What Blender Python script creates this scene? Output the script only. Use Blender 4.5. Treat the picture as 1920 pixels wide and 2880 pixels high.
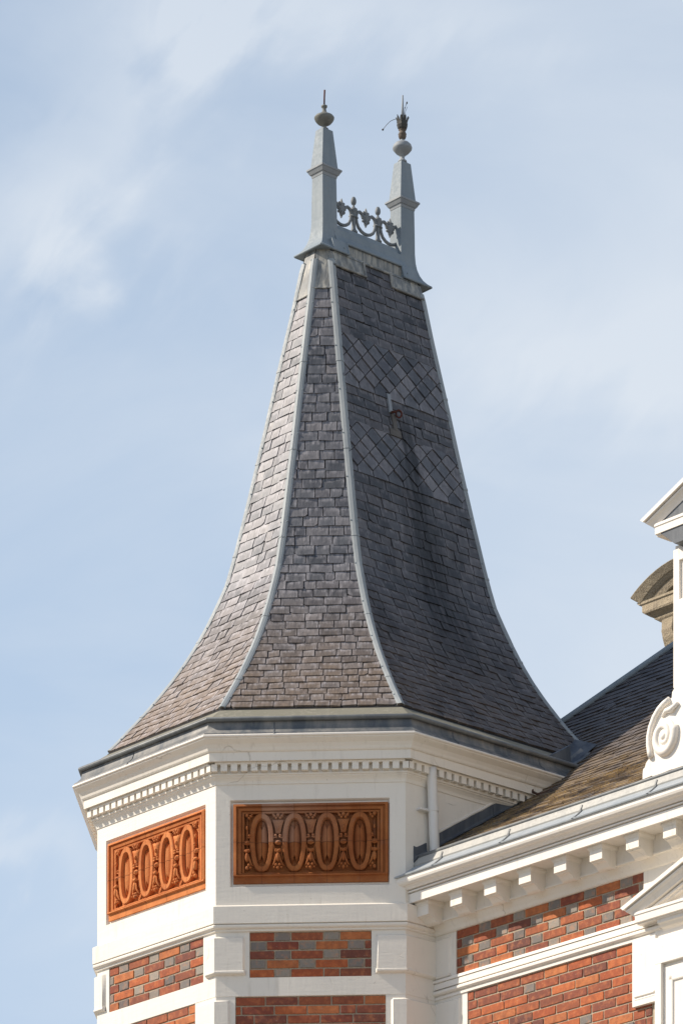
import bpy, bmesh, math, random
from math import sin, cos, tan, pi, radians, sqrt, atan2, hypot
from mathutils import Vector, Matrix
random.seed(7)
S_ = bpy.context.scene
for o in list(bpy.data.objects): bpy.data.objects.remove(o)

# ------------------------------------------------------------------ camera
cd = bpy.data.cameras.new('camera'); cam = bpy.data.objects.new('camera', cd)
S_.collection.objects.link(cam); S_.camera = cam
cam.location = (0, 0, 1.6); cam.rotation_euler = (radians(90), 0, 0)
cd.sensor_fit = 'VERTICAL'; cd.sensor_height = 36; cd.lens = 150.0
cd.shift_y = 1.6146; cd.shift_x = 0.0
cd.clip_start = 0.5; cd.clip_end = 3000

# ------------------------------------------------------------------ light
TH = 0.056
ELEV = radians(40); AZ = radians(4.6)
_t = Vector((cos(TH), -sin(TH), 0)); _n = Vector((-sin(TH), -cos(TH), 0))
SUN = (-_t*cos(AZ) + _n*sin(AZ))*cos(ELEV) + Vector((0, 0, sin(ELEV)))
ld = bpy.data.lights.new('sun', 'SUN'); ld.energy = 5.0; ld.angle = radians(0.55); ld.color = (1.0, 0.89, 0.755)
sun = bpy.data.objects.new('sun', ld); S_.collection.objects.link(sun)
sun.location = (-20, 0, 40); sun.rotation_euler = (-SUN).to_track_quat('-Z', 'Y').to_euler()

w = bpy.data.worlds.new('World'); S_.world = w; w.use_nodes = True
nt = w.node_tree; nt.nodes.clear(); N = nt.nodes.new; L = nt.links.new
wo = N('ShaderNodeOutputWorld'); bg = N('ShaderNodeBackground'); bg.inputs[1].default_value = 0.11
sky = N('ShaderNodeTexSky'); sky.sky_type = 'NISHITA'; sky.sun_disc = False
sky.sun_elevation = ELEV; sky.sun_rotation = atan2(SUN.x, SUN.y)
sky.air_density = 1.0; sky.dust_density = 1.2; sky.ozone_density = 1.0
tc = N('ShaderNodeTexCoord')
mp = N('ShaderNodeMapping'); mp.inputs['Scale'].default_value = (5.0, 2.0, 13.0); mp.inputs['Rotation'].default_value = (0, radians(-14), 0)
L(tc.outputs['Generated'], mp.inputs['Vector'])
n1 = N('ShaderNodeTexNoise'); n1.inputs['Scale'].default_value = 1.6; n1.inputs['Detail'].default_value = 7; n1.inputs['Roughness'].default_value = .52; n1.inputs['Distortion'].default_value = .5
L(mp.outputs[0], n1.inputs['Vector'])
r1 = N('ShaderNodeMapRange'); r1.inputs[1].default_value = .36; r1.inputs[2].default_value = .70; r1.inputs[3].default_value = .0; r1.inputs[4].default_value = .42
L(n1.outputs[0], r1.inputs[0])
# one broad wispy streak of cirrus, given by its direction in the sky
sx = N('ShaderNodeSeparateXYZ'); L(tc.outputs['Generated'], sx.inputs[0])
def M(op, a, b=None, c=None, clamp=False):
    m = N('ShaderNodeMath'); m.operation = op; m.use_clamp = clamp
    for i, v in enumerate((a, b, c)):
        if v is None: continue
        if isinstance(v, (int, float)): m.inputs[i].default_value = v
        else: L(v, m.inputs[i])
    return m.outputs[0]
U = M('DIVIDE', sx.outputs[0], M('MAXIMUM', sx.outputs[1], .05))
V = M('DIVIDE', sx.outputs[2], M('MAXIMUM', sx.outputs[1], .05))
cxy = N('ShaderNodeCombineXYZ'); L(M('ADD', M('MULTIPLY', U, 22.), M('MULTIPLY', V, 26.)), cxy.inputs[0]); L(M('SUBTRACT', M('MULTIPLY', U, 50.), M('MULTIPLY', V, 42.)), cxy.inputs[1])
n2 = N('ShaderNodeTexNoise'); n2.inputs['Scale'].default_value = 1.0; n2.inputs['Detail'].default_value = 8; n2.inputs['Roughness'].default_value = .50; n2.inputs['Distortion'].default_value = .35
L(cxy.outputs[0], n2.inputs['Vector'])
wob = M('MULTIPLY', M('SUBTRACT', n2.outputs[0], .5), .05)
def streak(x0, y0, x1, y1, wd):
    dx, dy = x1-x0, y1-y0; ln = hypot(dx, dy); dx /= ln; dy /= ln
    # signed distance to the line + falloff past the ends
    d = M('ADD', M('MULTIPLY', M('SUBTRACT', U, x0), -dy), M('MULTIPLY', M('SUBTRACT', V, y0), dx))
    d = M('ADD', d, wob)
    a = M('ADD', M('MULTIPLY', M('SUBTRACT', U, x0), dx), M('MULTIPLY', M('SUBTRACT', V, y0), dy))
    g = M('EXPONENT', M('MULTIPLY', M('POWER', M('DIVIDE', d, wd), 2), -1))
    e = M('ABSOLUTE', M('SUBTRACT', a, ln/2)); e = M('DIVIDE', M('SUBTRACT', e, ln/2), wd*2.2)
    e = M('MAXIMUM', e, 0); e = M('EXPONENT', M('MULTIPLY', M('POWER', e, 2), -1))
    return M('MULTIPLY', g, e)
s1 = streak(-.062, .462, -.038, .505, .016)
s2 = streak(-.10, .454, -.064, .455, .015)
s3 = streak(-.036, .506, .02, .503, .014)
s4 = streak(.035, .425, .09, .432, .020); s5 = streak(-.10, .318, -.070, .305, .006)
st = M('ADD', M('ADD', s1, M('MULTIPLY', s2, .9)), M('ADD', M('MULTIPLY', s3, .8), M('ADD', M('MULTIPLY', s4, .6), M('MULTIPLY', s5, .7))))
n3 = N('ShaderNodeTexNoise'); n3.inputs['Scale'].default_value = 30; n3.inputs['Detail'].default_value = 6
L(mp.outputs[0], n3.inputs['Vector'])
st = M('MULTIPLY', st, M('MULTIPLY_ADD', n2.outputs[0], 1.5, -.15, clamp=True))
el = M('MULTIPLY', M('SUBTRACT', .80, sx.outputs[2]), 2.0, clamp=True)          # pale haze, thinning toward the zenith
hz = N('ShaderNodeMixRGB'); L(M('MULTIPLY', el, .88), hz.inputs[0]); L(sky.outputs[0], hz.inputs[1]); hz.inputs[2].default_value = (4.25, 5.32, 6.75, 1)
side = M('MULTIPLY', M('ADD', U, .015), 4.2)                                           # the veil is thicker toward the right
fac = M('ADD', M('ADD', r1.outputs[0], M('MULTIPLY', st, .72)), M('ADD', side, .20), clamp=True)
mx = N('ShaderNodeMixRGB'); L(M('MULTIPLY', fac, el), mx.inputs[0]); L(hz.outputs[0], mx.inputs[1]); mx.inputs[2].default_value = (6.05, 6.5, 7.05, 1)
L(mx.outputs[0], bg.inputs[0]); L(bg.outputs[0], wo.inputs[0])
S_.view_settings.view_transform = 'Standard'; S_.view_settings.look = 'None'
S_.view_settings.exposure = 0.2; S_.view_settings.gamma = 1.0
try: S_.cycles.max_bounces = 6
except Exception: pass

# ------------------------------------------------------------------ frame of the place
# local axes: a runs along the turret's right side into the building, b along the main facade to the left
OX, OY = -0.25508, 29.35309
ROT = atan2(0.66642104, 0.74557561)
c_ = 0.943988; S = 1.335; AP = c_ + S/2; A0 = B0 = AP; G = 0.785; T22 = tan(radians(22.5))

# ------------------------------------------------------------------ materials
def new_mat(name):
    m = bpy.data.materials.new(name); m.use_nodes = True
    n = m.node_tree; b = n.nodes['Principled BSDF']
    return m, n, b
def node(n, t, **kw):
    x = n.nodes.new(t)
    for k, v in kw.items(): setattr(x, k, v)
    return x
def noise(n, vec, scale, detail=5, rough=.55, stretch=None, dist=0):
    if stretch:
        mpn = n.nodes.new('ShaderNodeMapping'); mpn.inputs['Scale'].default_value = stretch
        n.links.new(vec, mpn.inputs['Vector']); vec = mpn.outputs[0]
    t = n.nodes.new('ShaderNodeTexNoise'); t.inputs['Scale'].default_value = scale
    t.inputs['Detail'].default_value = detail; t.inputs['Roughness'].default_value = rough; t.inputs['Distortion'].default_value = dist
    n.links.new(vec, t.inputs['Vector']); return t.outputs[0]
def mrange(n, v, a, b, c=0., d=1.):
    r = n.nodes.new('ShaderNodeMapRange'); n.links.new(v, r.inputs[0])
    for i, x in enumerate((a, b, c, d)): r.inputs[i+1].default_value = x
    return r.outputs[0]
def mixc(n, f, c1, c2, mode='MIX'):
    m = n.nodes.new('ShaderNodeMixRGB'); m.blend_type = mode
    for i, x in ((0, f), (1, c1), (2, c2)):
        if isinstance(x, (int, float)): m.inputs[i].default_value = x
        elif isinstance(x, tuple): m.inputs[i].default_value = (*x, 1) if len(x) == 3 else x
        else: n.links.new(x, m.inputs[i])
    return m.outputs[0]
def mth(n, op, a, b=None, clamp=False):
    m = n.nodes.new('ShaderNodeMath'); m.operation = op; m.use_clamp = clamp
    for i, v in enumerate((a, b)):
        if v is None: continue
        if isinstance(v, (int, float)): m.inputs[i].default_value = v
        else: n.links.new(v, m.inputs[i])
    return m.outputs[0]
def ramp(n, v, stops):
    r = n.nodes.new('ShaderNodeValToRGB'); e = r.color_ramp.elements
    while len(e) < len(stops): e.new(.5)
    for i, (p, col) in enumerate(stops): e[i].position = p; e[i].color = (*col, 1)
    n.links.new(v, r.inputs[0]); return r.outputs[0]
def bump(n, b, h, strength, dist):
    bp = n.nodes.new('ShaderNodeBump'); bp.inputs['Strength'].default_value = strength; bp.inputs['Distance'].default_value = dist
    n.links.new(h, bp.inputs['Height']); n.links.new(bp.outputs[0], b.inputs['Normal']); return bp

def paint_mat(name, col, dirt=(.36, .31, .24), amount=.35, rough=.5, bmp=.35):
    m, n, b = new_mat(name); tc = node(n, 'ShaderNodeTexCoord'); P = tc.outputs['Object']
    big = noise(n, P, 1.7, 4); fine = noise(n, P, 60, 4); brush = noise(n, P, 45, 3, stretch=(1, 1, .12))
    hbr = noise(n, P, 40, 3, stretch=(.15, .15, 1.2))
    spots = noise(n, P, 38, 3, .5); streak = noise(n, P, 16, 5, .6, stretch=(1, 1, .16))
    base = mixc(n, mrange(n, big, .35, .7), tuple(x*.94 for x in col), col)
    base = mixc(n, mth(n, 'MULTIPLY', mrange(n, streak, .60, .78), amount*.6), base, dirt)
    vo = node(n, 'ShaderNodeTexVoronoi'); vo.feature = 'DISTANCE_TO_EDGE'; vo.inputs['Scale'].default_value = 1.9
    wv = node(n, 'ShaderNodeVectorMath'); wv.operation = 'MULTIPLY_ADD'; nn_ = node(n, 'ShaderNodeTexNoise'); nn_.inputs['Scale'].default_value = 7; nn_.inputs['Detail'].default_value = 6
    n.links.new(P, nn_.inputs['Vector']); n.links.new(nn_.outputs['Color'], wv.inputs[0]); wv.inputs[1].default_value = (.10, .10, .10); n.links.new(P, wv.inputs[2]); n.links.new(wv.outputs[0], vo.inputs['Vector'])
    crack = mth(n, 'MULTIPLY', mrange(n, vo.outputs['Distance'], .006, .002), mrange(n, noise(n, P, 2.3, 3), .60, .66))
    base = mixc(n, mth(n, 'MULTIPLY', crack, .4), base, (.30, .26, .20))
    grime = mth(n, 'MULTIPLY', mrange(n, noise(n, P, 30, 6, .7, stretch=(1, 1, .08)), .52, .72), mrange(n, noise(n, P, 2.0, 4), .45, .65))
    base = mixc(n, mth(n, 'MULTIPLY', grime, amount), base, (.52, .48, .40))
    geo = node(n, 'ShaderNodeNewGeometry'); pt = geo.outputs['Pointiness']
    base = mixc(n, mth(n, 'MULTIPLY', mrange(n, spots, .70, .78), amount), base, dirt)
    base = mixc(n, mth(n, 'MULTIPLY', mrange(n, pt, .485, .44), amount*.6), base, dirt)
    n.links.new(base, b.inputs['Base Color'])
    n.links.new(mrange(n, fine, .3, .7, rough-.08, rough+.1), b.inputs['Roughness'])
    h = mth(n, 'ADD', mth(n, 'MULTIPLY', brush, .7), mth(n, 'ADD', mth(n, 'MULTIPLY', fine, .4), hbr))
    h = mth(n, 'SUBTRACT', h, mth(n, 'MULTIPLY', crack, 1.5)); bump(n, b, h, bmp, .0035); return m
WHITE = paint_mat('cream_white_paint', (.815, .765, .68), amount=.5)
WHITE2 = paint_mat('white_paint_smooth', (.85, .80, .725), amount=.38, bmp=.2)
STUCCO = paint_mat('rough_white_render', (.78, .735, .66), amount=.5, bmp=.9)
PIPE = paint_mat('painted_pipe', (.74, .72, .68), amount=.2, bmp=.1, rough=.35)

def metal_mat(name, col, col2, rough=.5, spot=.4, metal=0.0):
    m, n, b = new_mat(name); P = node(n, 'ShaderNodeTexCoord').outputs['Object']
    s = noise(n, P, 9, 6, .6, stretch=(1, 1, .25)); f = noise(n, P, 45, 5, .6); g = noise(n, P, 3, 3)
    base = mixc(n, mrange(n, s, .38, .68), col, col2)
    base = mixc(n, mth(n, 'MULTIPLY', mrange(n, f, .62, .72), spot), base, (.30, .28, .25))
    base = mixc(n, mrange(n, g, .3, .75, 0, .35), base, tuple(x*.78 for x in col))
    n.links.new(base, b.inputs['Base Color']); b.inputs['Metallic'].default_value = metal; b.inputs['Specular IOR Level'].default_value = .35
    n.links.new(mrange(n, f, .3, .7, rough-.1, rough+.12), b.inputs['Roughness'])
    bump(n, b, mth(n, 'ADD', g, mth(n, 'MULTIPLY', f, .25)), .35, .006); return m
ZINC = metal_mat('painted_grey_zinc', (.20, .245, .28), (.26, .30, .325), .62)
ZINCP = metal_mat('pale_grey_painted_zinc', (.25, .275, .30), (.31, .33, .335), .6, .2)
LEAD = metal_mat('weathered_dark_lead', (.06, .072, .09), (.15, .165, .18), .5)
CREST = metal_mat('cresting_iron', (.15, .17, .185), (.22, .235, .24), .6, .4)
LEADB = metal_mat('brown_stained_lead', (.085, .078, .07), (.14, .125, .11), .6)
LEADP = metal_mat('patinated_lead_apron', (.10, .115, .13), (.30, .285, .26), .5, .5)
LEADW = metal_mat('lead_apron_grey_sheet', (.36, .36, .34), (.45, .44, .40), .55, .6)
GUTZ = metal_mat('gutter_sheet_grey', (.33, .37, .40), (.40, .43, .45), .45, .3)
ROLL = metal_mat('gutter_roll_dirty', (.13, .14, .15), (.22, .23, .22), .5, .5)
RUST = metal_mat('rusty_iron', (.06, .018, .012), (.11, .03, .018), .8, .15)
ZINCH = metal_mat('hip_zinc', (.27, .30, .315), (.36, .385, .39), .6)
DARKB = metal_mat('blackened_metal', (.05, .05, .045), (.10, .095, .085), .65, .3)
BROWNM = metal_mat('brown_tarnished_metal', (.10, .078, .06), (.17, .14, .11), .65, .3)
RUSTB = metal_mat('brown_rusted_iron', (.06, .035, .028), (.11, .055, .035), .8)
BRONZE = metal_mat('patinated_metal', (.15, .155, .14), (.25, .26, .245), .6, .8)
WIRE = metal_mat('dark_wire', (.05, .045, .04), (.08, .07, .06), .6)

def apron_mat():   # old lead with vertical run-off streaks
    m, n, b = new_mat('streaked_old_lead'); P = node(n, 'ShaderNodeTexCoord').outputs['Object']
    s = noise(n, P, 26, 6, .65, stretch=(1, 1, .14)); f = noise(n, P, 40, 5, .65); q = noise(n, P, 7, 4)
    base = ramp(n, s, [(.30, (.10, .11, .115)), (.47, (.20, .21, .21)), (.58, (.36, .35, .31)), (.72, (.46, .44, .39))])
    base = mixc(n, mrange(n, q, .52, .7, 0, .45), base, (.17, .155, .125))
    base = mixc(n, mrange(n, f, .6, .75, 0, .5), base, (.10, .09, .08))
    n.links.new(base, b.inputs['Base Color']); b.inputs['Roughness'].default_value = .6
    bump(n, b, mth(n, 'ADD', f, q), .5, .006); return m
APRON = apron_mat()
FILLET = paint_mat('mortar_fillet', (.21, .20, .155), (.20, .19, .10), .8, .8, .6)

def slate_mat(name, stain=False, moss=False, tone=1.0):
    m, n, b = new_mat(name)
    uv = node(n, 'ShaderNodeUVMap', uv_map='UVMap').outputs[0]      # metres along / up the roof
    tl = node(n, 'ShaderNodeUVMap', uv_map='tile').outputs[0]       # 0..1 over each slate
    P = node(n, 'ShaderNodeTexCoord').outputs['Object']
    rnd = node(n, 'ShaderNodeNewGeometry').outputs['Random Per Island']
    wn = node(n, 'ShaderNodeTexWhiteNoise'); wn.noise_dimensions = '1D'; n.links.new(rnd, wn.inputs['W'])
    sep = node(n, 'ShaderNodeSeparateXYZ'); n.links.new(P, sep.inputs[0]); Z = sep.outputs[2]
    # offset textures per slate so that no grain runs across two slates
    off = node(n, 'ShaderNodeVectorMath'); off.operation = 'MULTIPLY_ADD'
    n.links.new(wn.outputs['Color'], off.inputs[0]); off.inputs[1].default_value = (7, 7, 7); n.links.new(uv, off.inputs[2]); UVr = off.outputs[0]
    grain = noise(n, UVr, 55, 6, .65, stretch=(1, .22, 1)); fine = noise(n, UVr, 160, 4, .6, stretch=(1, .5, 1))
    blot = noise(n, UVr, 16, 4, .55, dist=.6); wide = noise(n, uv, 3.2, 4, .55, stretch=(1, .35, 1))
    low0 = .9 if stain else 1.1
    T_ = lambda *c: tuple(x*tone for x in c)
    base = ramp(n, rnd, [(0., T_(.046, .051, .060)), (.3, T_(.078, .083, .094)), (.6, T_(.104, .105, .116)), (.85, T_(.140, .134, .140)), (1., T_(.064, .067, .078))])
    low = mrange(n, Z, 13.2, 12.2, 0, .95)
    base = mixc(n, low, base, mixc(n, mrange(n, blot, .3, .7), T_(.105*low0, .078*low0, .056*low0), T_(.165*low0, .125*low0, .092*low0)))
    base = mixc(n, 1.0, base, ramp(n, mth(n, 'FRACT', mth(n, 'MULTIPLY', rnd, 7.31)), [(0, (.68, .68, .70)), (.4, (1., 1., 1.)), (1, (1.0, .98, .97))]), 'MULTIPLY')
    base = mixc(n, mrange(n, mth(n, 'FRACT', mth(n, 'MULTIPLY', rnd, 13.7)), .82, .86, 0, .18), base, T_(.22, .215, .225))
    base = mixc(n, mrange(n, grain, .35, .70), mixc(n, .45, base, (.03, .032, .038)), base)
    base = mixc(n, mrange(n, blot, .50, .72, 0, .45), base, (.040, .042, .050))
    # pale worn bloom near the edges of each slate
    s2 = node(n, 'ShaderNodeSeparateXYZ'); n.links.new(tl, s2.inputs[0])
    ex = mth(n, 'ABSOLUTE', mth(n, 'SUBTRACT', s2.outputs[0], .5)); ex = mrange(n, ex, .25, .5)
    ey = mrange(n, s2.outputs[1], .45, .75)
    ed = mth(n, 'MULTIPLY', mth(n, 'MAXIMUM', ex, ey), mrange(n, grain, .38, .68))
    base = mixc(n, mth(n, 'MULTIPLY', ed, mrange(n, blot, .35, .6, .15, .75)), base, T_(.27, .26, .275))
    # scattered white lime runs
    lime = mth(n, 'MULTIPLY', mrange(n, noise(n, uv, 26, 5, .6, stretch=(1, .16, 1)), .66, .76), mrange(n, noise(n, uv, 3, 2), .5, .65))
    base = mixc(n, mth(n, 'MULTIPLY', lime, .5), base, (.32, .34, .35))
    if stain:
        s3 = node(n, 'ShaderNodeSeparateXYZ'); n.links.new(uv, s3.inputs[0])
        x = mth(n, 'SUBTRACT', sep.outputs[0], .42)
        drift = mth(n, 'MULTIPLY', mth(n, 'SUBTRACT', 14.5, Z), .035); x = mth(n, 'SUBTRACT', x, drift)
        wdt = mth(n, 'ADD', .055, mth(n, 'MULTIPLY', mth(n, 'MAXIMUM', mth(n, 'SUBTRACT', 14.45, Z), 0.), .135))
        x = mth(n, 'ADD', x, mth(n, 'MULTIPLY', mth(n, 'SUBTRACT', noise(n, uv, 9, 5, .6, stretch=(1, .12, 1)), .5), .45))
        d = mth(n, 'DIVIDE', mth(n, 'ABSOLUTE', x), wdt)
        k = mth(n, 'MULTIPLY', mrange(n, d, 1.35, .5), mth(n, 'MULTIPLY', mrange(n, Z, 14.62, 14.4), mrange(n, Z, 12.15, 13.0)))
        k = mth(n, 'MULTIPLY', k, mrange(n, noise(n, uv, 34, 5, .6, stretch=(1, .07, 1)), .38, .56, .55, 1.)); blk = mth(n, 'MULTIPLY', mrange(n, noise(n, uv, 4, 5, .6, stretch=(1, .4, 1)), .50, .66), mrange(n, Z, 14.3, 13.2, .2, .8)); k = mth(n, 'MAXIMUM', k, mth(n, 'MULTIPLY', blk, .8))
        base = mixc(n, mth(n, 'MULTIPLY', k, .95), base, (.013, .014, .017))
    if moss:
        mm = mrange(n, noise(n, uv, 5, 5), .36, .62, 0, 1.); mm = mth(n, 'MULTIPLY', mm, mrange(n, Z, 12.0, 11.3))
        ms = mth(n, 'MULTIPLY', mrange(n, noise(n, uv, 60, 3), .48, .6), mm)
        base = mixc(n, mth(n, 'MULTIPLY', mm, .75), base, (.30, .215, .13))
        base = mixc(n, mth(n, 'MULTIPLY', ms, .7), base, (.38, .27, .10))
    n.links.new(base, b.inputs['Base Color'])
    n.links.new(mrange(n, grain, .3, .75, .46, .64), b.inputs['Roughness'])
    b.inputs['Specular IOR Level'].default_value = .5 if tone > 1.3 else .42 if not moss else .25
    h = mth(n, 'ADD', mth(n, 'MULTIPLY', grain, .7), mth(n, 'ADD', mth(n, 'MULTIPLY', fine, .25), mth(n, 'MULTIPLY', blot, .8)))
    bump(n, b, h, .55, .006); return m
SLATE = slate_mat('slate', tone=1.5); SLATE_L = slate_mat('sunlit_slate', tone=2.1); SLATE_S = slate_mat('shaded_slate_with_soot_run', True, tone=1.0); SLATE_D = slate_mat('diamond_slate', True, tone=1.65); SLATE_M = slate_mat('mossy_slate', moss=True, tone=.85)  # one slate: sunlight painted brighter on left and front faces, shade darker on right
m, n, b = new_mat('dark_roof_boarding'); b.inputs['Base Color'].default_value = (.012, .012, .013, 1); b.inputs['Roughness'].default_value = .9; UNDER = m

def brick_mat(name, cols, dark=.25):
    m, n, b = new_mat(name); P = node(n, 'ShaderNodeTexCoord').outputs['Object']
    rnd = node(n, 'ShaderNodeNewGeometry').outputs['Random Per Island']
    base = ramp(n, rnd, cols)
    blot = noise(n, P, 22, 5, .6); f = noise(n, P, 130, 4, .6); sp = noise(n, P, 70, 3, .5)
    base = mixc(n, mrange(n, blot, .42, .70, 0, dark*1.6), base, (.085, .038, .03))
    base = mixc(n, mrange(n, blot, .48, .30, 0, .40), base, (.56, .22, .085))
    base = mixc(n, mrange(n, sp, .68, .76, 0, .5), base, (.50, .40, .30))
    n.links.new(base, b.inputs['Base Color']); b.inputs['Roughness'].default_value = .8; b.inputs['Specular IOR Level'].default_value = .3
    bump(n, b, mth(n, 'ADD', f, mth(n, 'MULTIPLY', blot, 1.3)), .6, .004); return m
BRICK = brick_mat('red_brick', [(0, (.34, .078, .034)), (.2, (.47, .13, .045)), (.36, (.24, .065, .040)), (.52, (.54, .185, .062)), (.66, (.30, .085, .045)), (.78, (.15, .058, .046)), (.88, (.42, .12, .045)), (1, (.20, .065, .045))])
HEADER = brick_mat('grey_glazed_header', [(0, (.17, .155, .145)), (.3, (.27, .24, .205)), (.55, (.34, .295, .245)), (.75, (.21, .18, .16)), (.9, (.12, .108, .105)), (1, (.30, .215, .175))], .10)
m, n, b = new_mat('lime_mortar'); P = node(n, 'ShaderNodeTexCoord').outputs['Object']; f = noise(n, P, 90, 5, .7)
n.links.new(mixc(n, mrange(n, f, .35, .7), (.33, .27, .19), (.50, .42, .31)), b.inputs['Base Color']); b.inputs['Roughness'].default_value = .95
bump(n, b, f, .9, .006); MORTAR = m

def terra_mat(name, patch=False, k=1.0):
    m, n, b = new_mat(name); P = node(n, 'ShaderNodeTexCoord').outputs['Object']
    uv = node(n, 'ShaderNodeUVMap', uv_map='UVMap').outputs[0]; s = node(n, 'ShaderNodeSeparateXYZ'); n.links.new(uv, s.inputs[0])
    blot = noise(n, P, 7, 5, .6); f = noise(n, P, 80, 5, .6)
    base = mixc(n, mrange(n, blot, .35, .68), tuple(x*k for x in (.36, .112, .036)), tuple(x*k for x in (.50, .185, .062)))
    base = mixc(n, mrange(n, f, .60, .76, 0, .5), base, (.20, .085, .045))
    base = mixc(n, mrange(n, noise(n, P, 13, 4), .58, .74, 0, .5), base, (.26, .12, .075))
    if patch:
        X, Y = s.outputs[0], s.outputs[1]
        inx = mth(n, 'MULTIPLY', mrange(n, X, -.346, -.343), mrange(n, X, -.116, -.119))
        iny = mrange(n, Y, -.001, .001)
        pc = mixc(n, mrange(n, blot, .3, .7), (.33, .17, .11), (.41, .245, .165))
        base = mixc(n, mth(n, 'MULTIPLY', mth(n, 'MULTIPLY', inx, iny), .75), base, pc)
        inx = mth(n, 'MULTIPLY', mrange(n, X, -.116, -.113), mrange(n, X, .30, .0)); base = mixc(n, mth(n, 'MULTIPLY', mth(n, 'MULTIPLY', inx, iny), .4), base, pc)
    # joints between the fired blocks
    jx = mth(n, 'ABSOLUTE', mth(n, 'SUBTRACT', mth(n, 'FRACT', mth(n, 'ADD', mth(n, 'DIVIDE', s.outputs[0], .23), 10.5+.5*0)), .0))
    jx = mth(n, 'MINIMUM', jx, mth(n, 'SUBTRACT', 1., jx)); jx = mrange(n, jx, .009, .004)
    jy = mrange(n, mth(n, 'ABSOLUTE', s.outputs[1]), .0028, .0014)
    j = mth(n, 'MAXIMUM', jx, jy)
    base = mixc(n, mth(n, 'MULTIPLY', j, .6), base, (.09, .035, .02))
    n.links.new(base, b.inputs['Base Color']); b.inputs['Roughness'].default_value = .85; b.inputs['Specular IOR Level'].default_value = .2
    bump(n, b, mth(n, 'SUBTRACT', mth(n, 'ADD', f, blot), mth(n, 'MULTIPLY', j, 2.)), .5, .004); return m
TERRA = terra_mat('sunlit_orange_terracotta', k=1.3); TERRAP = terra_mat('shaded_terracotta_with_cement_patch', True, .74)  # same clay twice: k paints the sunlit panels lighter, the shaded front darker
m, n, b = new_mat('old_limestone'); P = node(n, 'ShaderNodeTexCoord').outputs['Object']
q = noise(n, P, 5, 6, .6); f = noise(n, P, 50, 5, .7); l2 = noise(n, P, 20, 4, .6)
nz = node(n, 'ShaderNodeSeparateXYZ'); n.links.new(node(n, 'ShaderNodeNewGeometry').outputs['True Normal'], nz.inputs[0])
base = mixc(n, mrange(n, q, .35, .65), (.46, .38, .26), (.34, .28, .20))
base = mixc(n, mrange(n, l2, .58, .72, 0, .6), base, (.16, .13, .095))
base = mixc(n, mth(n, 'MULTIPLY', mrange(n, nz.outputs[2], .05, .5), mrange(n, q, .3, .5, .7, 1.)), base, (.10, .088, .055))    # lichen settles on upper faces
n.links.new(base, b.inputs['Base Color']); b.inputs['Roughness'].default_value = .9; bump(n, b, mth(n, 'ADD', f, q), 1., .012); STONE = m
m, n, b = new_mat('dark_window_glass'); b.inputs['Base Color'].default_value = (.03, .035, .04, 1); b.inputs['Roughness'].default_value = .08; GLASS = m
m, n, b = new_mat('gravel_paving'); P = node(n, 'ShaderNodeTexCoord').outputs['Object']; f = noise(n, P, 12, 6, .7)
n.links.new(mixc(n, mrange(n, f, .3, .7), (.17, .155, .13), (.27, .25, .21)), b.inputs['Base Color']); b.inputs['Roughness'].default_value = .9; GROUND = m

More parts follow.
